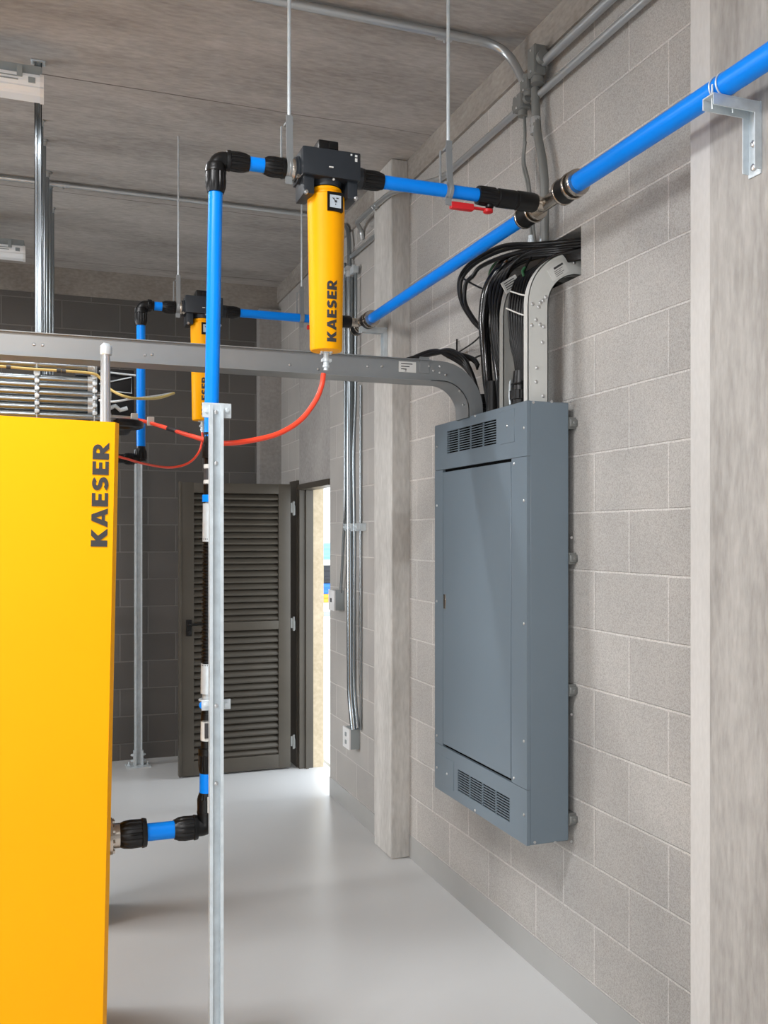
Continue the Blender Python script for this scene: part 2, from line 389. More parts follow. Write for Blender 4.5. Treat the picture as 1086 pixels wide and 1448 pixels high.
hd.tube([(DX0 + .05, DYF - .005, hz + .02), (DX0 + .05, DYF - .045, hz + .02), (DX0 + .16, DYF - .045, hz + .02)], .008, 10, .015)
hd.lathe((DX0 + .05, DYF - .01, hz - .035), (0, -1, 0), [(0, .013), (.02, .013), (.022, .009)], 16)
hd.build('handle', M_blk, dr)
for hz in (1.83, 1.02, .19):
    h = MB(); h.lathe((DX1 + .022, DYF - .002, hz - .05), (0, 0, 1), [(0, .006), (.002, .008), (.098, .008), (.1, .006)], 12)
    h.box((DX1 + .001, DYF - .003, hz - .03), (DX1 + .02, DYF + .001, hz + .04)).box((DX1 + .024, DYF - .002, hz - .045), (DX1 + .034, DYF + .002, hz + .02))
    h.build('hinge', M_paintc, dr)

# outside the doorway
struct(MB().box((XR + .2, 2, -.12), (14, 24, -.02)).build('floor', M_ground, smooth=False), 'bright paved yard outside the doorway', 'ground')
struct(MB().box((1.9, 19, -.1), (14, 19.3, 5)).build('wall_outdoor', M_out, smooth=False), 'white sunlit wall across the yard, seen through the door gap', 'wall')
def standin_box(px0, px1, y0, y1, Y, m, label):  # plain boxes stand in for unidentified things out in the yard
    a = at((px0 + px1) / 2, (y0 + y1) / 2, Y=Y)
    zc = a.x * S + a.y * C; hw = (px1 - px0) / 2 / F * zc; hh = (y1 - y0) / 2 / F * zc
    b = MB(); b.box((a.x - hw, Y, a.z - hh), (a.x + hw, Y + hw * 1.3, a.z + hh), .012)
    for k in (.25, .75): b.box((a.x - hw - .01, Y - .012, a.z - hh + 2 * hh * k - .02), (a.x + hw + .01, Y + hw * 1.3 + .01, a.z - hh + 2 * hh * k + .02), .005)
    tag(b.build('yard_standin', m, loc=(a.x, Y, a.z - hh)), label, 'standin_box')
    return a.z - hh, a
standin_box(438, 486, 768, 792, 13.0, M_ocyan, 'pale blue object outside, topmost in the door gap')
standin_box(440, 484, 792, 799, 13.0, M_out, 'thin white object outside below the pale blue one')
standin_box(440, 484, 799, 824, 13.0, M_odark, 'dark object outside in the middle of the door gap')
standin_box(440, 484, 825, 840, 13.0, M_oblue, 'deep blue object outside below the dark one')
standin_box(440, 484, 840, 852, 13.0, M_oyel, 'yellow object outside below the deep blue one')
zb, a = standin_box(436, 488, 852, 866, 13.0, M_out, 'white object outside under the yellow one')
tb = MB(); tb.box((a.x - .4, 12.9, zb - .05), (a.x + .4, 13.6, zb), .005)
for i in (-.35, .35):
    for j in (12.95, 13.55): tb.box((a.x + i - .03, j - .03, -.03), (a.x + i + .03, j + .03, zb - .04))
tag(tb.build('yard_table', M_ltgray, loc=(a.x, 13.2, -.02)), 'gray stand outside carrying the coloured objects in the door gap', 'stand')

# ------------------------------------------------------------------ lettering KAESER
def arc(cx, cy, rx, ry, a0, a1, n=12):
    return [(cx + rx * math.cos(math.radians(a0 + (a1 - a0) * i / n)), cy + ry * math.sin(math.radians(a0 + (a1 - a0) * i / n))) for i in range(n + 1)]
def ribbon(sp, w):
    L_, R_ = [], []
    for i, p in enumerate(sp):
        a = sp[max(i - 1, 0)]; b = sp[min(i + 1, len(sp) - 1)]
        dx, dy = b[0] - a[0], b[1] - a[1]; l = math.hypot(dx, dy) or 1
        L_.append((p[0] - dy / l * w / 2, p[1] + dx / l * w / 2)); R_.append((p[0] + dy / l * w / 2, p[1] - dx / l * w / 2))
    return [[L_[i], L_[i + 1], R_[i + 1], R_[i]] for i in range(len(sp) - 1)]
def rect(x0, y0, x1, y1): return [(x0, y0), (x1, y0), (x1, y1), (x0, y1)]
LET = {
 'K': (.86, [rect(0, 0, .30, 1), [(.22, .36), (.52, .56), (.84, 1), (.53, 1), (.22, .58)], [(.25, .52), (.56, 0), (.88, 0), (.50, .62)]]),
 'A': (.92, [[(0, 0), (.27, 0), (.53, 1), (.31, 1)], [(.92, 0), (.65, 0), (.39, 1), (.61, 1)], [(.2, .17), (.72, .17), (.64, .37), (.28, .37)]]),
 'E': (.66, [rect(0, 0, .30, 1), rect(.2, .79, .64, 1), rect(.2, .4, .6, .6), rect(.2, 0, .66, .21)]),
 'S': (.70, ribbon(arc(.37, .705, .22, .185, 28, 180) + arc(.37, .69, .22, .19, 190, 262, 6) + arc(.33, .31, .23, .19, 78, 0, 7) + arc(.33, .295, .23, .185, -8, -152), .235)),
 'R': (.80, [rect(0, 0, .30, 1), rect(.2, .79, .42, 1), rect(.2, .36, .42, .57)] + ribbon(arc(.42, .68, .2, .215, 90, -90), .21) + [[(.24, .42), (.50, .42), (.84, 0), (.53, 0)]]),
}
def lettering(mb, word, height, length, place, cuts=0, depth=.0015):
    """place(a, b, h): a along the word, b up the letters, h out of the surface"""
    tot = sum(LET[c][0] for c in word) + .09 * (len(word) - 1); k = length / tot; x = 0
    for c in word:
        wd_, polys = LET[c]
        for i, pl in enumerate(polys):
            mb.poly([((x + p[0]) * k, p[1] * height) for p in pl], (0, 0, 0), (1, 0, 0), (0, 1, 0), depth + i * .00003, cuts,
                    wrap=place)
        x += wd_ + .09

# ------------------------------------------------------------------ yellow compressor cabinet
CFY = 2.5; CXR = .174; CTOP = 1.933
cab = thing('compressor_cabinet', (CXR, CFY, 0), 'large yellow compressor cabinet with black lettering at the left edge', 'compressor')
b = MB()
b.rings([[(-1.2, CFY, z), (CXR - .001, CFY, z), (CXR + .010, CFY + .020, z), (CXR + .010, CFY + .9, z), (-1.2, CFY + .9, z)] for z in (.06, CTOP)])
b.build('housing', M_yel, cab, ang=20)
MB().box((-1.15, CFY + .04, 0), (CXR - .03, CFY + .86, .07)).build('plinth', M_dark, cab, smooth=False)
l0 = at(155, 773, Y=CFY); l1 = at(155, 627, Y=CFY)
lt = MB(); lettering(lt, 'KAESER', .040, l1.z - l0.z, lambda a, b_, h: Vector((l0.x - b_, CFY - .0002 - h, l0.z + a)))
lt.build('lettering', M_letter, cab, smooth=False)
cab.rotation_euler = (0, math.radians(1.15), 0)             # the cabinet leans slightly to the right
cab.location.x = CXR - math.sin(math.radians(1.15)) * CTOP

# ------------------------------------------------------------------ gray electrical panel on the wall
PX, PXB, PY0, PY1, PZ0, PZ1 = 1.557, 1.722, 2.841, 3.643, .575, 2.104
pan = thing('electrical_panel', (PXB, PY0, PZ0), 'tall gray electrical panel cabinet hung on the block wall', 'electrical panel')
def pxY(px): return at(px, 700, X=PX).y
def pxZ(px, py): return at(px, py, X=PX).z
vy0, vy1 = pxY(702), pxY(632); vz0, vz1 = pxZ(632, 642), pxZ(632, 610)       # upper grille
wy0, wy1 = pxY(721), pxY(647); wz0, wz1 = pxZ(647, 1118), pxZ(647, 1087)      # lower grille
dy0, dy1 = pxY(722.5), pxY(627); dz0, dz1 = pxZ(722, 1101), pxZ(722, 653)       # door
MB().box((PX + .012, PY0, PZ0), (PXB, PY1, PZ1), .003, 1).build('body', M_pan, pan)
ft = MB()
def plate(lo_y, hi_y, lo_z, hi_z): ft.box((PX, lo_y, lo_z), (PX + .0125, hi_y, hi_z))
zt = dz1 + .012; zl = dz0 - .012
plate(PY0, vy0, zt, PZ1); plate(vy1, PY1, zt, PZ1); plate(vy0, vy1, vz1, PZ1); plate(vy0, vy1, zt, vz0)
plate(PY0, wy0, PZ0, zl); plate(wy1, PY1, PZ0, zl); plate(wy0, wy1, wz1, zl); plate(wy0, wy1, PZ0, wz0)
plate(PY0, dy0 - .004, zl + .0015, zt - .0015); plate(dy1 + .004, PY1, zl + .0015, zt - .0015)
ft.build('front_trim', M_pan, pan, smooth=False)
MB().box((PX + .011, dy0 - .004, zl), (PX + .0125, dy1 + .004, zt)).build('door_gap', M_dark, pan, smooth=False)
pdoor = MB().box((PX - .0015, dy0, dz0), (PX + .009, dy1, dz1), .0015, 1).build('door', M_pan, pan)
ly = pxY(626.5); lz = pxZ(626, 850)
MB().box((PX - .004, dy1 - .028, lz - .03), (PX - .001, dy1 - .008, lz + .03), .001, 1).build('latch', M_steel, pdoor)
def grille(y0, y1, z0, z1, rows):
    g = MB()
    for k in range(5):
        y = y0 + (y1 - y0) * k / 4; g.box((PX + .0005, y - .0035 if k else y, z0), (PX + .0045, y + .0035 if k < 4 else y, z1))
    for k in range(rows + 1):
        z = z0 + (z1 - z0) * k / rows; p = (z1 - z0) / rows
        g.box((PX + .0005, y0, max(z0, z - p * .17)), (PX + .0045, y1, min(z1, z + p * .17)))
    o = g.build('vent_grille', M_pan, pan, smooth=False)
    MB().box((PX + .0115, y0, z0), (PX + .0122, y1, z1)).build('grille_backing', M_dark, o, smooth=False)
grille(vy0, vy1, vz0, vz1, 10); grille(wy0, wy1, wz0, wz1, 9)
def screw(y, z, r=.0055, x=PX):
    MB().lathe((x + .001, y, z), (-1, 0, 0), [(0, r), (.003, r), (.0045, r * .6)], 12).build('screw', M_screw, pan)
cy0, cy1 = pxY(728), pxY(708)
MB().box((PX - .002, cy0, vz0 - .005), (PX + .002, cy1, vz1 + .02), .001, 1).build('cover_plate', M_pan, pan); screw((cy0 + cy1) / 2, (vz0 + vz1) / 2 + .01, x=PX - .002)
cy0, cy1 = pxY(642), pxY(624)
MB().box((PX - .002, cy0, wz0 - .01), (PX + .002, cy1, wz1 + .02), .001, 1).build('cover_plate', M_pan, pan); screw((cy0 + cy1) / 2, (wz0 + wz1) / 2, x=PX - .002)
for px, py in ((741, 605), (741, 708), (741, 882), (741, 1048), (741, 1152), (618, 632), (618, 715), (618, 850), (618, 1040), (618, 1085), (672, 588), (672, 1146), (727, 656), (727, 1100)):
    p = at(px, py, X=PX); screw(p.y, p.z)
for px, py in ((754, 569), (780, 568), (808, 568), (808, 760), (756, 1191), (785, 1191), (808, 1190), (808, 1010)):
    p = at(px, py, Y=PY0)
    MB().lathe((p.x, PY0 + .001, p.z), (0, -1, 0), [(0, .005), (.003, .005), (.004, .003)], 12).build('screw', M_screw, pan)
for py in (597, 790, 978, 1162):
    z = at(816, py, X=XR - .015).z
    m = MB(); m.box((PXB + .001, PY0 - .010, z - .013), (XR, PY0 - .001, z + .013), .002, 1).lathe((XR - .014, PY0 - .008, z), (0, -1, 0), [(0, .007), (.006, .007), (.008, .005)], 6)
    m.box((PXB, PY0, z - .02), (XR - .001, PY1, z + .02))
    m.build('mounting_bracket', M_paintc, pan)

# ------------------------------------------------------------------ cable channels (trays)
def channel(path, width, h0, h1, y0, t=.003, thru=None):
    """U channel swept along a path in the X-Z plane: two webs and a floor; h0..h1 tapers the web"""
    P = [Vector(p) for p in path]; webs = [[], []]; fl = []
    for i, p in enumerate(P):
        tg = (P[min(i + 1, len(P) - 1)] - P[max(i - 1, 0)]).normalized()
        nrm = Vector((tg.z, 0, -tg.x))           # towards the floor side of the channel
        f = i / (len(P) - 1); f = max(0, (f - .5) * 2) if thru is None else max(0, min(1, (i - thru) / 8.))
        h = h0 + (h1 - h0) * f
        top = p; bot = p + nrm * h
        for k, yy in enumerate((y0, y0 + width - t)):
            webs[k].append([Vector((top.x, yy, top.z)), Vector((bot.x, yy, bot.z)), Vector((bot.x, yy + t, bot.z)), Vector((top.x, yy + t, top.z))])
        b2 = bot - nrm * t
        fl.append([Vector((bot.x, y0, bot.z)), Vector((bot.x, y0 + width, bot.z)), Vector((b2.x, y0 + width, b2.z)), Vector((b2.x, y0, b2.z))])
    return webs, fl
TY = 3.29; TW = .12; tz = 2.310
xe = at(622, 504, Y=TY).x; rad = at(683, 560, Y=TY).x - xe
pth = [(-1.6, TY, tz), (-.6, TY, tz), (0, TY, tz), (.5, TY, tz), (xe - .12, TY, tz), (xe - .04, TY, tz)]
pth = [Vector(p) for p in pth]
nstart = len(pth)
for k in range(0, 10):
    a = math.radians(90 - 90 * k / 9); pth.append(Vector((xe + rad * math.cos(a), TY, tz - rad + rad * math.sin(a))))
pth.append(Vector((xe + rad, TY, PZ1 - .004)))
tray = thing('cable_channel', (-1.6, TY, tz - .08), 'long silver cable channel crossing the room and bending down onto the gray panel', 'cable tray')
wb, fl = channel(pth, TW, .078, .062, TY, thru=nstart)
wm = MB(); wm.rings(wb[0]); wm.rings(wb[1]); wm.build('side_rail', M_tray, tray, ang=20)
MB().rings(fl).build('channel_floor', M_tray, tray, ang=20)
MB().box((-1.6, TY - .012, tz - .003), (xe - .04, TY + .002, tz)).box((-1.6, TY - .012, tz - .081), (xe - .04, TY + .002, tz - .077)).build('rail_lip', M_tray, tray, smooth=False)
def rivet(px, py, y, r, parent, name):
    q = at(px, py, Y=y); MB().lathe((q.x, y + .001, q.z), (0, -1, 0), [(0, r), (.003, r), (.005, r * .6)], 10).build(name, M_screw, parent)
for px, py in ((606, 518), (613, 524), (622, 518), (622, 527), (630, 530), (650, 553), (655, 572), (450, 522), (520, 518), (573, 524), (540, 518), (410, 516), (205, 502), (215, 501), (60, 488), (48, 487)):
    rivet(px, py, TY, .005, tray, 'rivet')
p = at(600, 516, Y=TY)
MB().box((p.x - .02, TY - .003, p.z - .033), (p.x + .02, TY + .001, p.z + .03), .001, 1).build('joint_plate', M_tray, tray)
p = at(576, 519, Y=TY)
lab = MB().box((p.x - .035, TY - .0015, p.z - .02), (p.x + .035, TY + .001, p.z + .02)).build('label_plate', M_label, tray, smooth=False)
ik = MB()
for k in range(3): ik.box((p.x - .026, TY - .0025, p.z + .010 - k * .010), (p.x + .02 - k * .012, TY - .001, p.z + .013 - k * .010))
ik.build('print', M_ink, lab, smooth=False)

EY = 2.875
xo = at(746.5, 500, Y=EY).x; xi = at(775, 500, Y=EY).x; hw = xi - xo
zb_ = at(775, 432, Y=EY).z; ro = XR + .03 - xo
pe = [Vector((xo, EY, PZ1 - .004)), Vector((xo, EY, PZ1 + .1)), Vector((xo, EY, zb_ - .03))]
for k in range(0, 13):
    a = math.radians(180 - 84 * k / 12); pe.append(Vector((xo + ro + ro * math.cos(a), EY, zb_ + ro * .98 * math.sin(a))))
pe.append(pe[-1] + Vector((.15, 0, .0)))
elb = thing('cable_channel', (xo, EY, PZ1), 'curved silver cable channel rising from the near end of the gray panel into the wall', 'cable tray')
def outer_channel(P, width, h, y0, t=.003):
    wA, wB, ed = [], [], []
    for i, p in enumerate(P):
        tg = (P[min(i + 1, len(P) - 1)] - P[max(i - 1, 0)]).normalized(); nr = Vector((tg.z, 0, -tg.x))
        q = p + nr * h
        wA.append([Vector((p.x, y0, p.z)), Vector((q.x, y0, q.z)), Vector((q.x, y0 + t, q.z)), Vector((p.x, y0 + t, p.z))])
        p2 = p + nr * t
        ed.append([Vector((p.x, y0, p.z)), Vector((p2.x, y0, p2.z)), Vector((p2.x, y0 + width, p2.z)), Vector((p.x, y0 + width, p.z))])
        q2 = q - nr * t
        wB.append([Vector((q.x, y0, q.z)), Vector((q2.x, y0, q2.z)), Vector((q2.x, y0 + width, q2.z)), Vector((q.x, y0 + width, q.z))])
    return wA, ed, wB
wA, ed, wB = outer_channel(pe, .030, hw, EY)
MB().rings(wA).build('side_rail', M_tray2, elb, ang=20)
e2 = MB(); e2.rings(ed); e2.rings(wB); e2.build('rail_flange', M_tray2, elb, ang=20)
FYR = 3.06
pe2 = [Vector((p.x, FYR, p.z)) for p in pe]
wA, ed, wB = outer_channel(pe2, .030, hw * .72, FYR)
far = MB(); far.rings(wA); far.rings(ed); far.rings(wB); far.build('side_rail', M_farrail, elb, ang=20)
for px, py in ((753, 430), (764, 428), (762, 434), (768, 425), (758, 452), (752, 460), (764, 459), (769, 462), (772, 420), (767, 484), (759, 520), (758, 540), (768, 560), (812, 371)):
    rivet(px, py, EY, .0065, elb, 'bolt')
p = at(789, 383, Y=EY)
R_ = Matrix.Translation(p) @ Matrix.Rotation(math.radians(-33), 4, 'Y')
lab = MB().box((-.038, -.002, -.022), (.038, .001, .022), M=R_).build('label_plate', M_label, elb, smooth=False)
ik = MB(); ik.box((-.012, -.003, .010), (.030, -.0015, .017), M=R_)
for k in range(4): ik.box((-.018, -.003, .003 - k * .006), (.022 - (k % 2) * .01, -.0015, .0045 - k * .006), M=R_)
ik.build('print', M_ink, lab, smooth=False)
p = at(722, 402, Y=FYR)
R_ = Matrix.Translation(p) @ Matrix.Rotation(math.radians(-33), 4, 'Y')
lab = MB().box((-.035, -.003, -.022), (.035, .001, .022), M=R_).build('label_plate', M_label, elb, smooth=False)
ik = MB()
for k in range(4): ik.box((-.026, -.004, .012 - k * .008), (.022, -.0025, .015 - k * .008), M=R_)
ik.build('print', M_ink, lab, smooth=False)

# ------------------------------------------------------------------ black cables and flexible conduits over the panel
ncab = 0
def cable(pts, r, label, name='black_cable', m=None, cat='cable', group=None, n=10):
    """pts = (pixel x, pixel y, distance X of the point from the room's middle line)"""
    P = [at(a, b, X=x) if isinstance(a, (int, float)) else a for a, b, x in pts]
    P = smooth_path(P, 8); o = MB().tube(P, r, n).build(name, m or M_cable, loc=P[0])
    return tag(o, label, cat, group)
GL = 'black cables looping out of the wall hole'
for k, (dx, dy, r) in enumerate(((0, 0, .0085), (12, 15, .0085), (3, 6, .007))):
    cable([(840, 338 + 3 * k, 1.80), (805, 341 + 4 * k, 1.735), (760, 345 + dy * .5, 1.69), (715, 347 + dy, 1.66), (680, 362 + dy, 1.64), (657 + dx, 381 + dy * .6, 1.63), (649 + dx * .8, 402, 1.625), (653 + dx * .4, 428, 1.625), (668 + dx * .2, 453 - k, 1.63), (683, 468, 1.64), (697 + k, 483, 1.65), (704 + 3 * k, 520, 1.66), (712 + 3 * k, 572, 1.66)], r,
          ('outermost black cable of the loop left of the curved channels', 'second black cable of the loop left of the curved channels', 'inner black cable of the loop left of the curved channels')[k])
for k in range(4):
    cable([(835, 345 + 2 * k, 1.80), (795, 350 + 3 * k, 1.72), (750 - 3 * k, 356 + 3 * k, 1.68), (722 - 4 * k, 378 + 2 * k, 1.66), (710 - 5 * k, 408, 1.63), (704 - 3 * k, 445, 1.60), (706 - 2 * k, 490, 1.60), (713 - 2 * k, 530, 1.61), (719 - k * 2, 574, 1.615)], .0075 + .001 * (k % 2),
          'black cable of the bundle curving down beside the far curved rail', group='cables beside the far curved rail')
for k in range(8):
    cable([(840, 349 + 2 * k, 1.80), (806 - k, 356 + 2 * k, 1.735), (775 - 3 * k, 366 + 2.4 * k, 1.69), (754 - 4 * k, 388 + 1.5 * k, 1.655 - .004 * k), (746 - 4 * k, 418 + k, 1.625 - .003 * k), (742 - 3.6 * k, 450, 1.612 - .002 * k), (740 - 2.6 * k, 480, 1.61), (740 - 1.6 * k, 512, 1.615), (740 - 1.2 * k, 538, 1.62)], .0062,
          'black cable of the tight bundle entering the ribbed gland behind the near curved rail', group='cables into the ribbed gland')
cable([(757, 356, 1.70), (744, 376, 1.66), (741, 392, 1.65), (752, 404, 1.65)], .005, 'thin black cable hanging in front of the tight bundle')
cable([(655, 394, 1.625), (675, 405, 1.63), (702, 416, 1.63)], .004, 'thin black strap crossing the cable loop', name='cable_strap', cat='strap')
cable([(700, 390, 1.70), (688, 408, 1.68), (681, 440, 1.67), (682, 455, 1.67)], .0045, 'thin black cable behind the glossy conduit')
cable([(690, 462, 1.66), (672, 482, 1.70), (655, 494, 1.73), (640, 503, 1.735)], .0035, 'thin black wire running down to the tray bend')
cable([(646, 499, 1.73), (646, 480, 1.745)], .004, 'short black stub standing on the tray bend', name='cable_stub')
cable([(697, 497, 1.66), (676, 504, 1.67), (664, 510, 1.69), (650, 507, 1.72)], .004, 'thin black wire from the glossy conduit to the tray bend')
# flexible conduits
FG = 'glossy flexible conduits on the panel'
for k, (pp, r, lab) in enumerate((([(696, 577, 1.62), (690, 540, 1.62), (687, 500, 1.62), (684, 450, 1.62), (689, 412, 1.63), (702, 386, 1.66), (722, 366, 1.70), (765, 352, 1.745), (800, 345, 1.80)], .021, 'thick glossy black conduit, leftmost of those on the panel top'),
                       ([(711, 574, 1.61), (708, 545, 1.61), (702, 500, 1.62), (699, 460, 1.65), (706, 410, 1.68), (728, 372, 1.72), (800, 348, 1.80)], .019, 'thick glossy black conduit, right of the leftmost one on the panel top'))):
    fc = thing('flexible_conduit', at(*pp[0][:2], X=pp[0][2]), lab, 'conduit')
    P = smooth_path([at(a, b, X=x) for a, b, x in pp], 10)
    MB().tube(P, r, 18).build('sheath', M_flex, fc)
    c0 = P[0]; MB().lathe((c0.x, c0.y, PZ1 - .002), (0, 0, 1), [(0, r * 1.25), (.012, r * 1.25), (.013, r * 1.12), (.13, r * 1.12), (.131, r)], 24).build('connector', M_blk, fc)
for px, py, xx, h0, r, lab in ((736, 566, 1.625, .105, .036, 'ribbed black cable gland beside the near curved rail'), (681, 580, 1.64, .07, .030, 'ribbed black cable gland beside the tray bend')):
    c0 = at(px, py, X=xx); g = thing('cable_gland', (c0.x, c0.y, PZ1), lab, 'cable gland')
    pr = [(0, r * 1.2), (.012, r * 1.2), (.0125, r * .95), (.03, r * .95), (.031, r * 1.1), (h0 * .6, r * 1.1), (h0 * .62, r * .9), (h0, r * .8), (h0 + .03, r * .7), (h0 + .032, r * .4)]
    MB().lathe((c0.x, c0.y, PZ1 - .002), (0, 0, 1), pr, ribs=(12, .003, .031, h0 * .6)).build('gland_body', M_blk, g)
    MB().torus((c0.x, c0.y, PZ1 + h0 * .8), (0, 0, 1), r * .88, .004).build('clamp_ring', M_blk, g)
for k in range(4):
    cable([(585 - 4 * k, 508, 1.62), (612, 500 - 2 * k + (k % 2) * 3, 1.60), (636, 495 + 4 * k - (k % 2), 1.60), (656, 507 + 4 * k, 1.61), (668, 530 + 2 * k, 1.63), (676 - k, 556, 1.64), (681 - k, 574, 1.645)], .0085 if k < 3 else .006,
          'black cable bending over the end of the long channel into the gland', group='cables in the channel bend')
for k in range(3):
    cable([(640, 497, 1.62), (662, 503 + 2 * k, 1.64), (672, 508 + 3 * k, 1.65), (677 - k, 516 + 3 * k, 1.65)], .005, 'frayed black cable end lying on the channel bend', group='frayed ends on the channel bend')
for k, (m, lab, dx) in enumerate(((M_green, 'green wire hanging inside the cable loop', 0), (M_tan, 'tan wire hanging inside the cable loop', 6), (M_cable, 'thin black wire hanging beside the tan wire', 3))):
    cable([(706 + dx * 1.2, 367, 1.70), (696 + dx, 378, 1.69), (692 + dx, 390, 1.685), (698 + dx, 401, 1.68), (706 + dx * .5, 404, 1.68)], .0055, lab, name='wire', m=m, cat='wire')
cable([(742, 378, 1.65), (739, 384, 1.64), (741, 391, 1.64)], .005, 'short green wire end in front of the tight bundle', name='wire', m=M_green, cat='wire')
for px0, py0, px1, py1, lab in ((728, 412, 749, 418, 'upper pale cable tie around the tight bundle'), (722, 436, 746, 447, 'lower pale cable tie around the tight bundle')):
    cable([(px0 - 6, py0, 1.585), ((px0 + px1) / 2, (py0 + py1) / 2 + 2, 1.585), (px1, py1, 1.60)], .0028, lab, name='cable_tie', m=M_label, cat='cable tie')
cable([(722, 575, 1.60), (721, 560, 1.60), (721, 535, 1.61), (718, 505, 1.61), (714, 480, 1.61)], .005, 'pale gray cable rising from the panel between the black ones', name='gray_cable', m=M_galv)

# ------------------------------------------------------------------ compressed air pipework
ZL = 2.728; XH = 1.545            # height of the air line, distance of the header along the wall
RP = .0205                         # blue branch pipe radius
X3 = Vector((1, 0, 0)); Y3 = Vector((0, 1, 0)); Z3 = Vector((0, 0, 1))
def nut(mb, p0, d, L, r, ribs=14):
    """ribbed compression nut: wide lip, ribbed barrel, narrow end"""
    mb.lathe(p0, d, [(0, r * .74), (0, r * .98), (L * .10, r * 1.03), (L * .16, r * 1.03), (L * .18, r * .97), (L * .55, r), (L * .80, r * .95), (L * .93, r * .84), (L, r * .80), (L, r * .70)], ribs=(ribs, r * .07, L * .17, L * .82))
def barrel(mb, p0, d, L, r):
    mb.lathe(p0, d, [(0, r * .9), (0, r), (L * .04, r), (L * .96, r), (L, r), (L, r * .9)], 28)
def rings_on(mb, p0, d, L, r):
    mb.lathe(p0, d, [(0, r * .85), (0, r * .97), (L * .2, r), (L * .8, r), (L, r * .97), (L, r * .85)], 32)

def xs(px): return at(px, 250, Y=2.70).x

def air_filter(x0, y0, where):
    f = thing('air_filter', (x0, y0, 2.192), 'yellow cylinder air filter with charcoal head and gauge, ' + where, 'air filter', 'yellow air filters')
    def T(a, b, c): return (x0 + a, y0 + b, c)
    h = MB()
    h.box(T(-.088, -.062, 2.697), T(.090, .062, 2.780), .007)
    h.box(T(-.082, -.050, 2.645), T(-.050, .050, 2.70), .006); h.box(T(.052, -.050, 2.645), T(.084, .050, 2.70), .006)
    h.hull([T(-.088, -.064, 2.70), T(-.060, -.070, 2.715), T(.055, -.064, 2.778), T(.05, -.060, 2.70), T(-.088, -.060, 2.778), T(-.02, -.060, 2.70)])
    h.lathe(T(0, 0, 2.681), Z3, [(0, .046), (.02, .050), (.05, .055)], 36)
    h.lathe(T(-.088, 0, ZL), -X3, [(-.01, .040), (.004, .040), (.006, .036), (.012, .036)], 28)
    h.lathe(T(.088, 0, ZL), X3, [(0, .032), (.022, .032), (.024, .028)], 28)
    h.build('head', M_head, f)
    c = MB(); c.box(T(-.036, -.045, 2.778), T(.026, .03, 2.812), .006); c.box(T(-.005, -.050, 2.786), T(.02, -.044, 2.804), .002); c.box(T(.026, -.03, 2.778), T(.055, .02, 2.79), .002)
    c.build('indicator', M_blk, f)
    for a, b, z, w_, h_ in ((-.004, -.0705, 2.722, .013, .003), (.060, -.0635, 2.768, .005, .005), (.075, -.0635, 2.766, .007, .006), (.075, -.0635, 2.752, .007, .010)):
        MB().box(T(a - w_ / 2, b, z), T(a + w_ / 2, b + .010, z + h_)).build('label', M_label, f)
    MB().lathe(T(.008, -.052, 2.695), -Y3, [(0, .004), (.003, .003)], 10).build('screw', M_label, f)
    for a in (-.075, .078): MB().lathe(T(a, -.048, 2.648), -Y3, [(-.004, .006), (.006, .006), (.008, .004)], 10).build('bolt', M_screw, f)
    q = MB(); q.lathe(T(0, 0, 2.192), Z3, [(0, .030), (.003, .046), (.008, .0485), (.2, .0515), (.405, .0555), (.410, .0560), (.462, .0560), (.466, .052), (.468, .044), (.474, .044), (.478, .0465), (.482, .0470), (.486, .0455)], 48)
    q.build('housing', M_yel, f, ang=30)
    # gauge, turned towards the front right
    ga = math.radians(4); n = Vector((math.sin(ga), -math.cos(ga), 0)); u = Vector((math.cos(ga), math.sin(ga), 0)); o = Vector(T(.004, 0, 2.628)) + u * .004 + n * .0545
    G = Matrix((u.to_4d(), Z3.to_4d(), (n).to_4d(), (0, 0, 0, 1))).transposed(); G = Matrix(((u.x, 0, n.x, o.x), (u.y, 0, n.y, o.y), (0, 1, 0, o.z), (0, 0, 0, 1)))
    gz = MB().box((-.0245, -.0285, -.02), (.0245, .0285, .004), .002, M=G).build('gauge', M_blk, f)
    MB().box((-.0175, -.0185, .003), (.0175, .0185, .0052), M=G).build('gauge_face', M_lcd, gz, smooth=False)
    nd = MB(); nd.box((-.003, -.003, .005), (.004, .003, .0062), M=G).box((.002, .008, .005), (.009, .011, .0062), M=G).box((-.001, -.011, .005), (.001, -.007, .0062), M=G)
    nd.box((-.0105, .008, .005), (-.0035, .0095, .0062), M=G); nd.poly([(-.009, .008), (-.007, .009), (.001, 0), (-.001, -.001)], G @ Vector((0, 0, .0052)), u, Z3, .001)
    nd.build('needle', M_ink, gz, smooth=False)
    z0, z1 = 2.215, 2.397; a_c = math.radians(5)
    def wrap(a, b, hh):
        z = z0 + a; rr = .0485 + (.0070) * max(0, min(1, (z - 2.2) / .397)) + .0006 + hh
        t = -(b - .0145) / .052 + a_c
        return Vector((x0 + math.sin(t) * rr, y0 - math.cos(t) * rr, z))
    l = MB(); lettering(l, 'KAESER', .031, z1 - z0, wrap, cuts=7, depth=.0008)
    l.build('lettering', M_letter, f, smooth=False)
    d = MB(); d.lathe(T(0, 0, 2.194), -Z3, [(0, .016), (.004, .016), (.005, .008), (.018, .008), (.019, .011), (.030, .011), (.031, .008), (.040, .008), (.041, .010), (.047, .010), (.048, .007), (.056, .007)], 18)
    d.box(T(-.014, -.008, 2.163), T(.016, .008, 2.172), .002)
    for k in range(4):
        t = k * math.pi / 2 + .6; d.lathe(T(.02 * math.cos(t), .02 * math.sin(t), 2.194), -Z3, [(0, .004), (.006, .004)], 8)
    d.build('drain_fitting', M_galv, f)
    return f

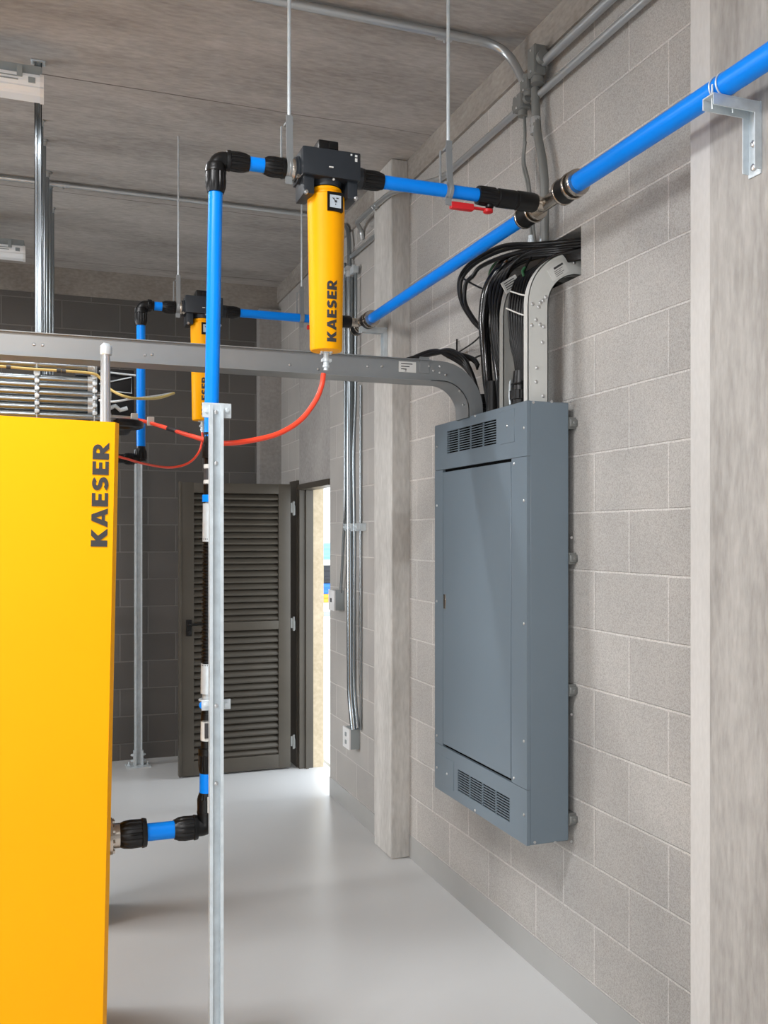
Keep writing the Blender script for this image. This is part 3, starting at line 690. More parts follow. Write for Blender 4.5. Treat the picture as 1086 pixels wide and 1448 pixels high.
def hanger(x, y, zb, ztop, rod_r, label, drop=.075, rp=RP):
    h = thing('pipe_hanger', (x, y, zb), label, 'pipe hanger', 'rod hangers carrying the air lines')
    MB().tube([(x + .002, y, zb + .11), (x + .002, y, ztop)], rod_r, 10).build('rod', M_galv, h)
    s = MB(); R = rp + .006
    s.rings([[(x - .010, y + t * .012, z), (x + .010, y + t * .012, z), (x + .010, y + t * .012 + .003, z), (x - .010, y + t * .012 + .003, z)] for t, z in ((-1.0, zb + .155), (-1.1, zb + .10), (-1.6, zb + .03), (-2.4, zb))])
    s.torus((x, y, zb), X3, R, .003, 28, 6)
    s.lathe((x - .010, y, zb), X3, [(0, R - .003), (0, R + .002), (.020, R + .002), (.020, R - .003)], 28)
    s.rings([[(x - .020, y + .012, z), (x - .016, y + .012, z), (x - .016, y + .02, z), (x - .020, y + .02, z)] for z in (zb - .0, zb + .13)])
    s.box((x - .012, y - .012, zb + .128), (x + .012, y + .012, zb + .134)).lathe((x + .002, y, zb + .134), Z3, [(0, .010), (.010, .010)], 6)
    s.box((x - .012, y - .012, zb - R - .022), (x + .008, y - .009, zb - R + .004))
    s.build('strap', M_tray, h)

def valve(xa, xb, y, label, handle_x):
    v = thing('ball_valve', (xa, y, ZL), label, 'valve', 'ball valves on the branch lines')
    L = xb - xa; b = MB(); r = .031
    b.lathe((xa, y, ZL), X3, [(0, r * .75), (0, r * .92), (L * .05, r * .98), (L * .27, r * .98), (L * .30, r * .86), (L * .33, r * .86), (L * .34, r * .96), (L * .62, r * .96), (L * .63, r * .88), (L * .66, r * .88), (L * .67, r), (L * .94, r), (L, r * .9), (L, r * .75)], ribs=(16, .0022, L * .04, L * .28))
    b.lathe((xa + L * .2, y - .002, ZL - r * .85), -Z3, [(0, .013), (.010, .013), (.012, .009)], 16)
    b.build('valve_body', M_blk, v)
    hh = MB(); z = ZL - r - .012
    hh.box((handle_x, y - .011, z - .011), (handle_x + .078, y + .011, z + .010), .005)
    hh.box((handle_x + .06, y - .007, z - .003), (xa + L * .24, y + .007, z + .003), .002)
    hh.lathe((xa + L * .18, y, z - .010), Z3, [(0, .013), (.002, .016), (.010, .016), (.012, .012)], 18)
    hh.build('handle', M_redh, v)

def tee(yc, yn, yf, xb, y_label, rn, rf):
    """steel tee on the header: yn near end, yf far end, branch from xb"""
    t = thing('pipe_tee', (XH, yc, ZL), y_label, 'pipe tee', 'steel tees on the header pipe')
    m = MB(); m.lathe((XH, yn + .06, ZL), Y3, [(0, .022), (yf - yn - .10, .022)], 28)
    m.tube([(xb, yc, ZL), (XH, yc, ZL)], .0225, 24); m.lathe((XH - .032, yc, ZL), X3, [(0, .025), (.006, .025), (.006, .020)], 24)
    m.build('tee_body', M_steel, t)
    k = MB(); k.lathe((XH, yn + .018, ZL), Y3, [(0, .030), (0, .034), (.022, .037), (.024, .040), (.075, .040), (.077, .034)], 32)
    k.build('collar', M_blk, t)
    for a_, l_, r_ in ((0, .018, .041), (.030, .014, .043), (.088, .012, .042)):
        g = MB(); rings_on(g, (XH, yn + a_, ZL), Y3, l_, r_); g.build('clamp_ring', M_steel, t)
    k = MB(); k.lathe((XH, yf - .085, ZL), Y3, [(0, .030), (0, .036), (.060, .036), (.062, .030)], 32); k.build('collar', M_blk, t)
    for a_, l_, r_ in ((.022, .012, .038), (.092, .010, .039), (.115, .014, .036)):
        g = MB(); rings_on(g, (XH, yf - a_, ZL), Y3, l_, r_); g.build('clamp_ring', M_steel, t)

def yh(px): return at(px, 300, X=XH).y
def station(y0, dx, where, tee_n, tee_f, second):
    x = lambda px: xs(px) + dx
    xe = x(305) + (.044 if second else 0)
    # riser with its elbow and the short link to the filter
    r = thing('riser_pipe', (xe, y0, 2.0), ('tall front blue riser pipe with black elbow at its top' if not second else 'distant blue riser pipe with black elbow behind the silver channel'), 'pipe', 'blue riser pipes')
    zlow = 1.925 if not second else 2.02
    b = MB(); b.tube([(xe, y0, ZL - .075), (xe - (.013 if not second else 0), y0, zlow)], RP, 24); b.build('pipe', M_blue, r)
    b = MB(); b.tube([(x(348), y0, ZL), (x(378), y0, ZL)], RP, 24); b.build('link_pipe', M_blue, r)
    e = MB(); e.tube([(xe, y0, ZL - .07), (xe, y0, ZL), (xe + .06, y0, ZL)], .0235, 24, .05)
    nut(e, (xe, y0, ZL - .028), -Z3, .070, .0300); nut(e, (xe + .030, y0, ZL), X3, x(352) - xe - .030, .0290)
    e.lathe((xe, y0, ZL - .034), Z3, [(0, .029), (.012, .029), (.02, .026)], 24)
    e.build('elbow', M_blk, r)
    c = MB(); nut(c, (x(403), y0, ZL), -X3, x(403) - x(373), .0300); c.build('coupling', M_blk, r)
    fl = MB(); rings_on(fl, (x(411), y0, ZL), X3, .016, .032); rings_on(fl, (x(404), y0, ZL), X3, .016, .026); fl.lathe((x(418), y0 - .024, ZL - .030), -Y3, [(0, .006), (.012, .006)], 8)
    fl.build('flange', M_steel, r)
    air_filter(x(461), y0, where)
    # branch pipe to the header
    xv0, xv1 = (x(675), x(757)) if not second else (1.33, 1.47)
    q = thing('branch_pipe', (x(541), y0, ZL), 'blue branch pipe between ' + ('front filter and near tee' if not second else 'distant filter and far tee'), 'pipe', 'blue branch pipes')
    MB().tube([(x(536), y0, ZL), (xv0 + .01, y0, ZL)], RP, 24).build('pipe', M_blue, q)
    c = MB(); nut(c, (x(508), y0, ZL), X3, x(541) - x(508), .0300); c.build('coupling', M_blk, q)
    valve(xv0, xv1, y0, 'black ball valve with red handle on the ' + ('near' if not second else 'far') + ' branch pipe', x(637) if not second else xv0 - .09)
    tee(y0, tee_n, tee_f, xv1 - .01, 'stainless steel tee joining ' + ('near branch' if not second else 'far branch') + ' to the long wall pipe', .0285, .024)
    hanger(x(408), y0, ZL, CZ, .0055 if not second else .004, 'rod hanger from the ceiling just left of the ' + ('front filter' if not second else 'distant filter'))
    hanger(x(633) if not second else 1.21, y0, ZL, CZ, .0055 if not second else .004, 'rod hanger on the ' + ('near' if not second else 'far') + ' branch pipe between filter and tee')
YN, YFAR = 2.70, 4.53
station(YN, 0, 'in front', yh(819), yh(738), False)
station(YFAR, -.080, 'farther away behind the blue riser', yh(527), YFAR + .15, True)
# header pipe along the wall
p = thing('header_pipe', (XH, .9, ZL), 'thick blue header pipe coming in at the upper right', 'pipe', 'blue header pipe')
MB().tube([(XH, .9, ZL), (XH, yh(817), ZL)], .0285, 28).build('pipe', M_blue, p)
p = thing('header_pipe', (XH, yh(740), ZL), 'blue header pipe running along the wall between near and far tee', 'pipe', 'blue header pipe')
MB().tube([(XH, yh(741), ZL), (XH, yh(526), ZL)], .0245, 28).build('pipe', M_blue, p)

def bracket(y, xw, x_end, zt, drop, wd_, label, rp):
    b = thing('pipe_bracket', (xw, y, zt - drop), label, 'bracket', 'galvanised pipe brackets')
    m = MB()
    m.box((x_end, y - wd_ / 2, zt - .028), (xw - .005, y - wd_ / 2 + .003, zt - .0035)).box((x_end, y + wd_ / 2 - .003, zt - .028), (xw - .005, y + wd_ / 2, zt - .0035)).box((x_end, y - wd_ / 2, zt - .003), (xw - .005, y + wd_ / 2, zt))
    m.build('arm', M_galv, b, smooth=False)
    m = MB(); m.box((xw - .004, y - wd_ / 2 - .001, zt - drop), (xw - .0005, y + wd_ / 2 + .001, zt + .001)); m.box((xw - .022, y - wd_ / 2 - .002, zt - drop + .01), (xw - .001, y - wd_ / 2 + .001, zt - .0285)).box((xw - .022, y + wd_ / 2 - .001, zt - drop + .01), (xw - .001, y + wd_ / 2 + .002, zt - .0285))
    m.build('back_plate', M_galv, b, smooth=False)
    for z in (zt - drop * .55, zt - drop * .88): MB().lathe((xw - .004, y, z), -X3, [(0, .009), (.006, .009), (.008, .006)], 6).build('bolt', M_screw, b)
    m = MB()
    for d in (-.012, .012): m.torus((XH, y + d, ZL), Y3, rp + .002, .0022, 30, 6)
    m.tube([(XH - rp - .002, y, ZL), (XH - rp - .002, y, zt - .03)], .0025, 8).tube([(XH + rp + .002, y, ZL), (XH + rp + .002, y, zt - .03)], .0025, 8)
    m.build('u_bolt', M_galv, b)
bracket(1.844, 1.645, 1.502, ZL - .029, .175, .040, 'galvanised cantilever bracket on the wide right column under the header pipe', .0285)
bracket(4.50, 1.652, 1.51, ZL - .026, .16, .040, 'galvanised cantilever bracket on the slim column under the header pipe', .0245)

# lower end of the front riser: fittings, flexible hose, link to the cabinet
RY = YN
def lz(px, py): return at(px, py, Y=RY)
def vx(py): return at(298.5 - (py - 630) * .012, py, Y=RY).x
def seg(mb, y0_, y1_, r, kind='barrel'):
    a = Vector((vx(y0_), RY, at(300, y0_, Y=RY).z)); b = Vector((vx(y1_), RY, at(300, y1_, Y=RY).z)); d = b - a
    if kind == 'nut': nut(mb, a, d, d.length, r)
    elif kind == 'nutup': nut(mb, b, -d, d.length, r)
    else: barrel(mb, a, d, d.length, r)
fh = thing('flexible_hose', (vx(850), RY, 1.3), 'black corrugated flexible hose with silver sleeves behind the front strut post', 'hose')
m = MB(); a = Vector((vx(760), RY, at(300, 760, Y=RY).z)); b_ = Vector((vx(942), RY, at(300, 942, Y=RY).z)); d = b_ - a; n = 38; pr = [(0, .016)]
for k in range(n):
    t = d.length * k / n; pr += [(t + d.length / n * .15, .0175), (t + d.length / n * .3, .0215), (t + d.length / n * .7, .0215), (t + d.length / n * .85, .0175)]
m.lathe(a, d, pr + [(d.length, .016)], 24); m.build('hose', M_blk, fh)
m = MB(); seg(m, 712, 766, .0215); m.build('sleeve', M_galv, fh)
m = MB(); seg(m, 938, 980, .0215); m.build('sleeve', M_galv, fh)
m = MB(); seg(m, 697, 714, .0145); seg(m, 978, 992, .0165); m.build('nipple', M_galv, fh)
m = MB(); seg(m, 612, 632, .0215, 'nut'); seg(m, 630, 648, .0250); seg(m, 646, 662, .0185); seg(m, 684, 702, .0205); m.build('coupling', M_blk, fh)
m = MB(); seg(m, 700, 710, .0235); m.build('blue_band', M_blue, fh)
m = MB(); seg(m, 657, 662, .0205); seg(m, 680, 685, .0205); seg(m, 660, 682, .0195); lw = m.build('label_sleeve', M_label, fh)
m = MB(); seg(m, 663, 679, .0199); m.build('print', M_ink, lw)
m = MB(); seg(m, 990, 1010, .0180); seg(m, 1008, 1019, .0200); m.build('coupling', M_blk, fh)
p = at(285, 996, Y=RY); MB().lathe((p.x, RY - .012, p.z), -Y3, [(0, .010), (.010, .010), (.013, .007)], 14).build('blue_cap', M_blue, fh)
m = MB(); seg(m, 1017, 1046, .0200); lw = m.build('label_sleeve', M_label, fh)
m = MB()
a = at(288, 1021, Y=RY); b_ = at(296, 1042, Y=RY); m.box((vx(1030) - .012, RY - .0215, b_.z), (vx(1030) + .006, RY - .016, a.z), .001); m.build('print', M_ink, lw)
m = MB(); seg(m, 1044, 1060, .0190); seg(m, 1057, 1063, .0265); seg(m, 1061, 1094, .0255, 'nut'); m.build('coupling', M_blk, fh)
# cabinet outlet
px_, pz_ = at(176, 1181, Y=RY), at(270, 1170, Y=RY)
zo = (px_.z + pz_.z) / 2; xel = vx(1150); RB = .0245
op = thing('outlet_pipe', (.2, RY, zo), 'short blue outlet pipe with black couplings from the yellow cabinet to the riser', 'pipe')
m = MB(); m.tube([(at(200, 1175, Y=RY).x, RY, zo), (at(252, 1170, Y=RY).x, RY, zo)], RB, 24)
m.build('pipe', M_blue, op)
m = MB(); seg(m, 1092, 1124, .0215); m.build('riser_stub', M_blue, op)
m = MB(); x0 = at(207, 1175, Y=RY).x; x1 = at(167, 1180, Y=RY).x; nut(m, (x0, RY, zo), -X3, x0 - x1, .0395)
m.build('coupling', M_blk, op)
m = MB(); x0 = at(246, 1170, Y=RY).x; x1 = at(279, 1170, Y=RY).x; nut(m, (x1, RY, zo), -X3, x1 - x0, .0345)
m.tube([(x1 - .005, RY, zo), (xel, RY, zo), (xel - .001, RY, zo + .08)], .0265, 24, .05)
a = Vector((xel, RY, at(290, 1152, Y=RY).z)); z1 = at(290, 1120, Y=RY).z; nut(m, a, Z3, z1 - a.z, .0270)
m.build('elbow', M_blk, op)
m = MB(); m.box((xel - .002, RY - .0285, at(290, 1146, Y=RY).z), (xel + .014, RY - .024, at(290, 1124, Y=RY).z), .001); m.build('label', M_label, op)
m = MB(); x1 = at(168, 1180, Y=RY).x; m.lathe((x1 - .030, RY, zo), X3, [(0, .050), (.012, .050), (.012, .034), (.032, .034)], 32)
for k in range(8):
    t = k * math.pi / 4 + .2; m.lathe((x1 - .018, RY + .043 * math.cos(t), zo + .043 * math.sin(t)), X3, [(0, .006), (.006, .006)], 6)
m.build('flange', M_steel, op)
# lower end of the distant riser
x2 = xs(305) - .036
m = MB(); m.tube([(x2, YFAR, 2.06), (x2, YFAR, 2.0), (x2 - .11, YFAR, 2.0)], .022, 18, .03); nut(m, (x2, YFAR, 1.99), Z3, .06, .028); nut(m, (x2 - .03, YFAR, 2.0), -X3, .05, .028)
tag(m.build('pipe_elbow', M_blk, loc=(x2, YFAR, 2.0)), 'black elbow at the foot of the distant blue riser beside the yellow cabinet', 'pipe elbow')
m = MB(); m.tube([(x2 - .10, YFAR, 2.0), (x2 - .6, YFAR, 2.0)], RP, 16)
tag(m.build('pipe_stub', M_blue, loc=(x2 - .1, YFAR, 2.0)), 'blue pipe stub leading behind the yellow cabinet', 'pipe')

# ------------------------------------------------------------------ strut posts
def strut(x, y, z0, z1, w_, dep, label, open_=-1, base=True):
    s = thing('strut_post', (x, y, z0), label, 'strut post')
    t = .0035; L = w_ * .23; h = w_ / 2
    m = MB()
    quads = [((-h + .0004, t), (-h + t, dep - t)), ((h - t, t), (h - .0004, dep - t)), ((-h, dep - t), (h, dep)), ((-h, 0), (-h + L, t)), ((h - L, 0), (h, t)), ((-h + L - t, t), (-h + L - .0004, .008)), ((h - L + .0004, t), (h - L + t, .008))]
    for (a, b), (c, d) in quads: m.box((x + a, y + b, z0), (x + c, y + d, z1))
    m.build('channel', M_galv, s, smooth=False)
    if base:
        m = MB(); m.box((x - .085, y - .05, z0), (x + .085, y + .08, z0 + .008), .001, 1)
        for sx in (-1, 1):
            m.box((x + sx * (h + .004) - .004, y, z0), (x + sx * (h + .004) + .004, y + dep, z0 + .11))
            m.lathe((x + sx * .065, y + .02, z0 + .008), Z3, [(0, .010), (.010, .010), (.012, .005), (.025, .005)], 6)
            for zz in (.04, .08): m.lathe((x + sx * (h + .008), y + dep / 2, z0 + zz), X3 * sx, [(0, .010), (.008, .010), (.018, .005)], 6)
        m.build('base_plate', M_galv, s)
    return s
SX = at(306.5, 800, Y=2.585).x
sp = strut(SX, 2.585, 0, at(306, 572, Y=2.585).z, .0385, .022, 'tall galvanised strut post standing in the foreground')
for y0_, y1_, xl, xr in ((571, 590, 286, 327), (988, 1005, 285, 326)):
    a = at(xl, y1_, Y=2.61); b_ = at(xr, y0_, Y=2.61); m = MB()
    m.box((a.x, 2.608, a.z), (b_.x, 2.613, b_.z), .001, 1)
    for px in (xl + 6, xr - 6):
        c = at(px, (y0_ + y1_) / 2, Y=2.61); m.lathe((c.x, 2.609, c.z), -Y3, [(0, .007), (.005, .007), (.006, .004)], 8)
    m.torus((vx((y0_ + y1_) / 2), RY, (a.z + b_.z) / 2), Z3, .024, .003, 28, 6); m.tube([(vx((y0_ + y1_) / 2), RY - .024, (a.z + b_.z) / 2), (vx((y0_ + y1_) / 2), 2.612, (a.z + b_.z) / 2)], .006, 8)
    m.build('pipe_clamp', M_galv, sp)
for px, py in ((306, 583), (306, 655), (306, 998), (306, 1108)):
    c = at(px, py, Y=2.602); MB().lathe((c.x, 2.604, c.z), -Y3, [(0, .006), (.003, .006), (.004, .003)], 8).build('bolt', M_screw, sp)
fx = at(195.5, 1083, Z=0)
strut(fx.x, fx.y - .02, 0, 2.25, .052, .04, 'thin galvanised strut post standing on a base plate by the far wall')

# ------------------------------------------------------------------ red drain tubes
P = smooth_path([at(457.5, 528, Y=2.70), at(455, 545, Y=2.70), at(446, 567, Y=2.69), at(425, 594, Y=2.68), at(394, 613, Y=2.672), at(355, 623, Y=2.668), at(318, 627, Y=2.668), at(300, 625.5, Y=2.80), at(284, 620.5, Y=3.0), at(262, 614, Y=3.2)], 10)
tag(MB().tube(P, .0078, 14).build('drain_tube', M_red, loc=P[0]), 'thick red tube curving from the front yellow filter behind the strut post', 'tube')
P = smooth_path([at(262, 614, Y=3.2), at(240, 606.5, Y=3.45), at(212, 598, Y=3.75), at(188, 592, Y=3.9)], 8)
o = tag(MB().tube(P, .0075, 12).build('drain_tube', M_red, loc=P[0]), 'red tube end with dark sleeve running up to the gray pipe behind the cabinet', 'tube')
m = MB(); m.tube([at(266, 614.8, Y=3.2), at(250, 609.6, Y=3.34), at(238, 605.9, Y=3.47)], .0085, 12); m.build('dark_sleeve', M_blk, o)
for px, py in ((190, 592), (213, 597)):
    c = at(px, py, Y=3.74); MB().box((c.x - .013, c.y - .012, c.z - .013), (c.x + .013, c.y + .012, c.z + .020), .003).build('clip', M_label, o)
c = (xs(461) - .080, YFAR, 2.14)
P = smooth_path([Vector(c), Vector((c[0], YFAR, 2.10)), at(281, 640, Y=YFAR), at(266, 655, Y=YFAR - .05), at(240, 661, Y=YFAR - .1), at(205, 656, Y=YFAR - .25), at(172, 647, Y=YFAR - .4), at(140, 640, Y=YFAR - .5)], 9)
tag(MB().tube(P, .0055, 12).build('drain_tube', M_red, loc=P[0]), 'thin red tube hanging from the distant filter to the yellow cabinet', 'tube')

# ------------------------------------------------------------------ steel conduits on ceiling and walls
def conduit(pts, r, label, m=None, fillet=.06, couplings=(), group=None, loc=None, name='conduit'):
    c = thing(name, pts[0], label, 'conduit', group)
    MB().tube(pts, r, 14, fillet).build('tube', m or M_emt, c)
    for q, d in couplings:
        q = Vector(q); d = Vector(d).normalized()
        k = MB(); k.lathe(q - d * .03, d, [(0, r * 1.02), (0, r * 1.22), (.024, r * 1.25), (.025, r * 1.1), (.035, r * 1.1), (.036, r * 1.25), (.06, r * 1.22), (.06, r * 1.02)], 16)
        k.lathe(q + Vector((0, 0, -r * 1.1)), -Z3, [(0, .004), (.010, .004)], 8); k.build('coupling', M_emt, c)
    return c
XC = 1.722
zA, zB = 3.365, 3.272
b1 = at(760, 88, X=XC - .02); b2 = at(739, 146, X=XC - .02)
conduit([(XC - .01, .9, zA), (XC - .01, b1.y - .03, zA)], .0165, 'upper of two bright conduits running along the top of the block wall')
conduit([(XC, .9, zB), (XC, b2.y - .02, zB)], .0135, 'lower of two bright conduits running along the top of the block wall')
# ceiling conduit that bends down to the box
cs = at(325, 0, Z=CZ - .03); ce = at(640, 48, Z=CZ - .03)
cy = (cs.y + ce.y) / 2
conduit([(-1.5, cy, CZ - .022), (1.672, cy - .01, CZ - .022), (1.700, 3.112, 3.33)], .0165, 'ceiling conduit that bends down into the gray junction boxes', fillet=.19, couplings=[((1.42, cy, CZ - .022), (1, 0, 0))])
# conduit bodies
def body(p, sx, sy, sz, label, hub):
    b = thing('junction_box', p, label, 'junction box')
    m = MB(); m.box((p.x - sx, p.y - sy, p.z - sz), (p.x + sx, p.y + sy, p.z + sz), .010, 3)
    for d, L, r in hub: m.lathe(p, d, [(0, r), (L, r), (L, r * 1.15), (L + .02, r * 1.15), (L + .02, r * .8)], 18)
    m.build('body', M_paintc, b)
    m = MB(); m.hull([(p.x - sx - .004, p.y + a * sy * .9, p.z + c * sz * .9) for a in (-1, 1) for c in (-1, 1)] + [(p.x - sx + .002, p.y + a * sy, p.z + c * sz) for a in (-1, 1) for c in (-1, 1)])
    m.build('cover', M_paintc, b)
    for c in (-.7, .7): MB().lathe((p.x - sx - .003, p.y, p.z + c * sz), -X3, [(0, .005), (.003, .005), (.004, .003)], 8).build('screw', M_screw, b)
body(b1, .024, .026, .055, 'upper gray junction box at the top of the block wall', [(-Y3, .03, .021), (-Z3, .06, .021)])
body(b2, .022, .034, .030, 'lower gray junction box where the thin conduits meet', [(-Y3, .03, .017), (Y3, .03, .017), (-Z3, .03, .016)])
b3 = at(748, 122, X=XC - .02)
body(b3, .020, .028, .024, 'small gray junction box between the upper and lower ones', [(-Z3, .02, .018), (Z3, .02, .02)])
V = lambda px, py, x=XC - .012: at(px, py, X=x)
conduit([V(757, 125), V(758, 182), V(770, 238), V(770, 345)], .0160, 'thick gray conduit dropping from the gray junction boxes into the cable hole', m=M_paintc, fillet=.08, couplings=[(V(757.5, 178), Z3)])
conduit([V(741, 160), V(743, 195), V(738, 232), V(746, 258), V(749, 290), V(752, 345)], .0062, 'thin gray conduit hanging left of the thick dropping conduit', m=M_paintc, fillet=.05)
conduit([V(743, 200), V(740, 228), V(748, 255), V(752, 300), V(757, 345)], .0055, 'thinnest conduit beside the thin one, crossing behind the near tee', m=M_paintc, fillet=.05)
for px, wh in ((752, 'left'), (769, 'right')):
    q = V(px, 343); m = MB().lathe((q.x, q.y, q.z - .01), Z3, [(0, .018), (.02, .018), (.022, .015), (.035, .015)], 10)
    tag(m.build('conduit_connector', M_galv, loc=q), wh + ' one of two conduit connectors at the top of the cable hole', 'connector')
# along the wall to the far end
xB = 1.632
conduit([(XC, b2.y + .04, zB + .012), (XC, 3.95, 3.285), (xB, 4.40, 3.36), (xB, 4.93, 3.38), (xB + .05, 4.99, 3.36), (xB + .06, 4.99, 3.31)], .0135, 'bright conduit running on from the gray junction boxes over the slim column', fillet=.07, couplings=[((xB, 4.62, 3.368), (0, 1, .05))])
q1 = at(528, 336, X=1.68); q2 = at(494, 365, X=1.68)
conduit([(1.68, 4.69, q1.z - .0), (1.68, q2.y, q2.z)], .012, 'short bright conduit on the wall between slim column and pipe bundle', fillet=.02)
# bundle down to the two boxes
XV = 1.672
W = lambda px, py, x=XV: at(px, py, X=x)
conduit([W(486, 318), W(492, 322), W(494, 345), W(494, 385)], .013, 'short bent conduit at the top of the pipe bundle', m=M_rack, fillet=.06)
conduit([W(494.5, 380), W(494.5, 640), W(496, 980), W(501, 1032)], .023, 'thickest steel conduit of the bundle on the doorway wall', m=M_rack, fillet=.08, couplings=[(W(494.5, 385), Z3)])
conduit([W(488, 372, 1.66), W(488, 720, 1.66), W(482, 838, 1.68)], .0085, 'thin conduit of the bundle leading to the upper outlet box', m=M_rack, fillet=.15)
conduit([W(503, 385), W(503, 560), W(500, 640, 1.66), W(502, 780), W(500, 960), W(506, 1030)], .0095, 'slightly wavy conduit of the bundle right of the thickest one', m=M_rack, fillet=.12)
conduit([W(510, 545, 1.69), W(510, 1032, 1.69)], .0065, 'thin straight conduit at the right of the bundle', m=M_rack, fillet=.02)
m = MB()
a = W(488, 750, 1.675); b_ = W(512, 740, 1.675); m.box((1.668, b_.y, a.z - .005), (1.699, a.y, b_.z)); 
for px in (488, 495, 503): q = W(px, 745, 1.648); m.box((q.x - .003, q.y - .022, q.z - .018), (q.x + .02, q.y + .022, q.z + .018), .006); m.lathe((q.x, q.y, q.z), -X3, [(0, .008), (.010, .008)], 6)
m.lathe(W(508, 745, 1.668), -X3, [(0, .012), (.008, .012)], 6)
tag(m.build('conduit_clamp', M_galv, loc=W(500, 745)), 'galvanised clamp holding the conduit bundle on the doorway wall', 'clamp')
m = MB(); q = W(493, 382, 1.68); m.box((q.x, q.y - .07, q.z - .016), (q.x + .018, q.y + .07, q.z + .016))
for px in (489, 498): q = W(px, 382, 1.655); m.box((q.x - .004, q.y - .03, q.z - .02), (q.x + .03, q.y + .03, q.z + .02), .006)
tag(m.build('conduit_clamp', M_galv, loc=W(494, 382)), 'clamp at the top of the thick conduit of the bundle', 'clamp')
for (xa, ya, xb2, yb2, lab, kind) in ((471.5, 863, 487, 835, 'upper small outlet box with white front beside the doorway', 'switch'), (490, 1058, 509, 1030, 'lower small outlet box with white front beside the slim column', 'outlet')):
    cc = at((xa + xb2) / 2, (ya + yb2) / 2, X=XD - .03); hh = abs(yb2 - ya) / 2 / F * (cc.x * S + cc.y * C)
    yA = at(xb2, 900, X=XD).y; yB_ = yA + .115; dpt = .062
    o = thing('outlet_box', (XD - dpt, yA, cc.z - hh), lab, 'outlet box', 'small outlet boxes on the doorway wall')
    MB().box((XD - dpt + .005, yA, cc.z - hh), (XD, yB_, cc.z + hh), .003).build('box', M_ltgray, o)
    pl = MB().box((XD - dpt - .004, yA - .002, cc.z - hh - .002), (XD - dpt + .006, yB_ + .002, cc.z + hh + .002), .002).build('face_plate', M_white, o)
    m = MB(); ym = (yA + yB_) / 2
    for k in ((-.022, .022) if kind == 'outlet' else (0,)): m.box((XD - dpt - .008, ym - .012, cc.z + k - .012), (XD - dpt - .003, ym + .012, cc.z + k + .012), .003)
    m.build('socket', M_ltgray if kind == 'outlet' else M_ink, pl)
# ceiling conduit at the far end and its short drop rod
conduit([(-1.6, 5.33, CZ - .018), (XD - .02, 5.33, CZ - .018)], .012, 'thin bright conduit crossing the far part of the ceiling', couplings=[((.1, 5.33, CZ - .018), (1, 0, 0))])

# ------------------------------------------------------------------ left side: drops, pipe rack, lamps
GD = 'vertical steel members at the upper left'
def drop(px, ytop, ylow, Y, r, label, flange=False, sq=False):
    a = at(px, ytop, Y=Y); z0 = at(px, ylow, Y=Y).z
    d = thing('drop_conduit' if not sq else 'ceiling_strut', (a.x, Y, z0), label, 'conduit' if not sq else 'strut')
    m = MB()
    if sq:
        h = .014
        for lo, hi in (((-h, 0), (-h + .003, .026)), ((h - .003, 0), (h, .026)), ((-h, .023), (h, .026)), ((-h, 0), (-h + .008, .003)), ((h - .008, 0), (h, .003))): m.box((a.x + lo[0], Y + lo[1], z0), (a.x + hi[0], Y + hi[1], CZ))
        m.build('channel', M_rack, d, smooth=False)
        m = MB(); m.box((a.x - .028, Y - .012, CZ - .006), (a.x + .028, Y + .03, CZ), .001, 1).lathe((a.x - .022, Y, CZ - .006), -Z3, [(0, .006), (.012, .005)], 6).lathe((a.x + .022, Y, CZ - .006), -Z3, [(0, .006), (.012, .005)], 6)
        m.build('ceiling_plate', M_galv, d)
    else:
        m.tube([(a.x, Y, z0), (a.x, Y, CZ)], r, 12); m.build('tube', M_rack, d)
        m = MB(); m.lathe((a.x, Y, CZ), -Z3, [(0, r * 2.2), (.006, r * 2.2), (.008, r * 1.3), (.03, r * 1.3)], 14); m.build('ceiling_flange', M_emt, d)
def ceil_y(px, py): return at(px, py, Z=CZ).y
drop(54, 85, 530, ceil_y(54, 86), .01, 'foremost vertical ceiling strut behind the near lamp', sq=True)
for px, py, r, lab in ((59.5, 170, .006, 'thin vertical rod just right of the foremost strut'), (63, 198, .0075, 'second thin vertical rod right of the foremost strut'), (66, 243, .013, 'thick vertical conduit right of the foremost strut'), (71, 258, .012, 'vertical conduit second from the right at the upper left'), (75, 294, .007, 'rightmost thin vertical rod at the upper left')):
    drop(px, py, 530, ceil_y(px, py), r, lab)
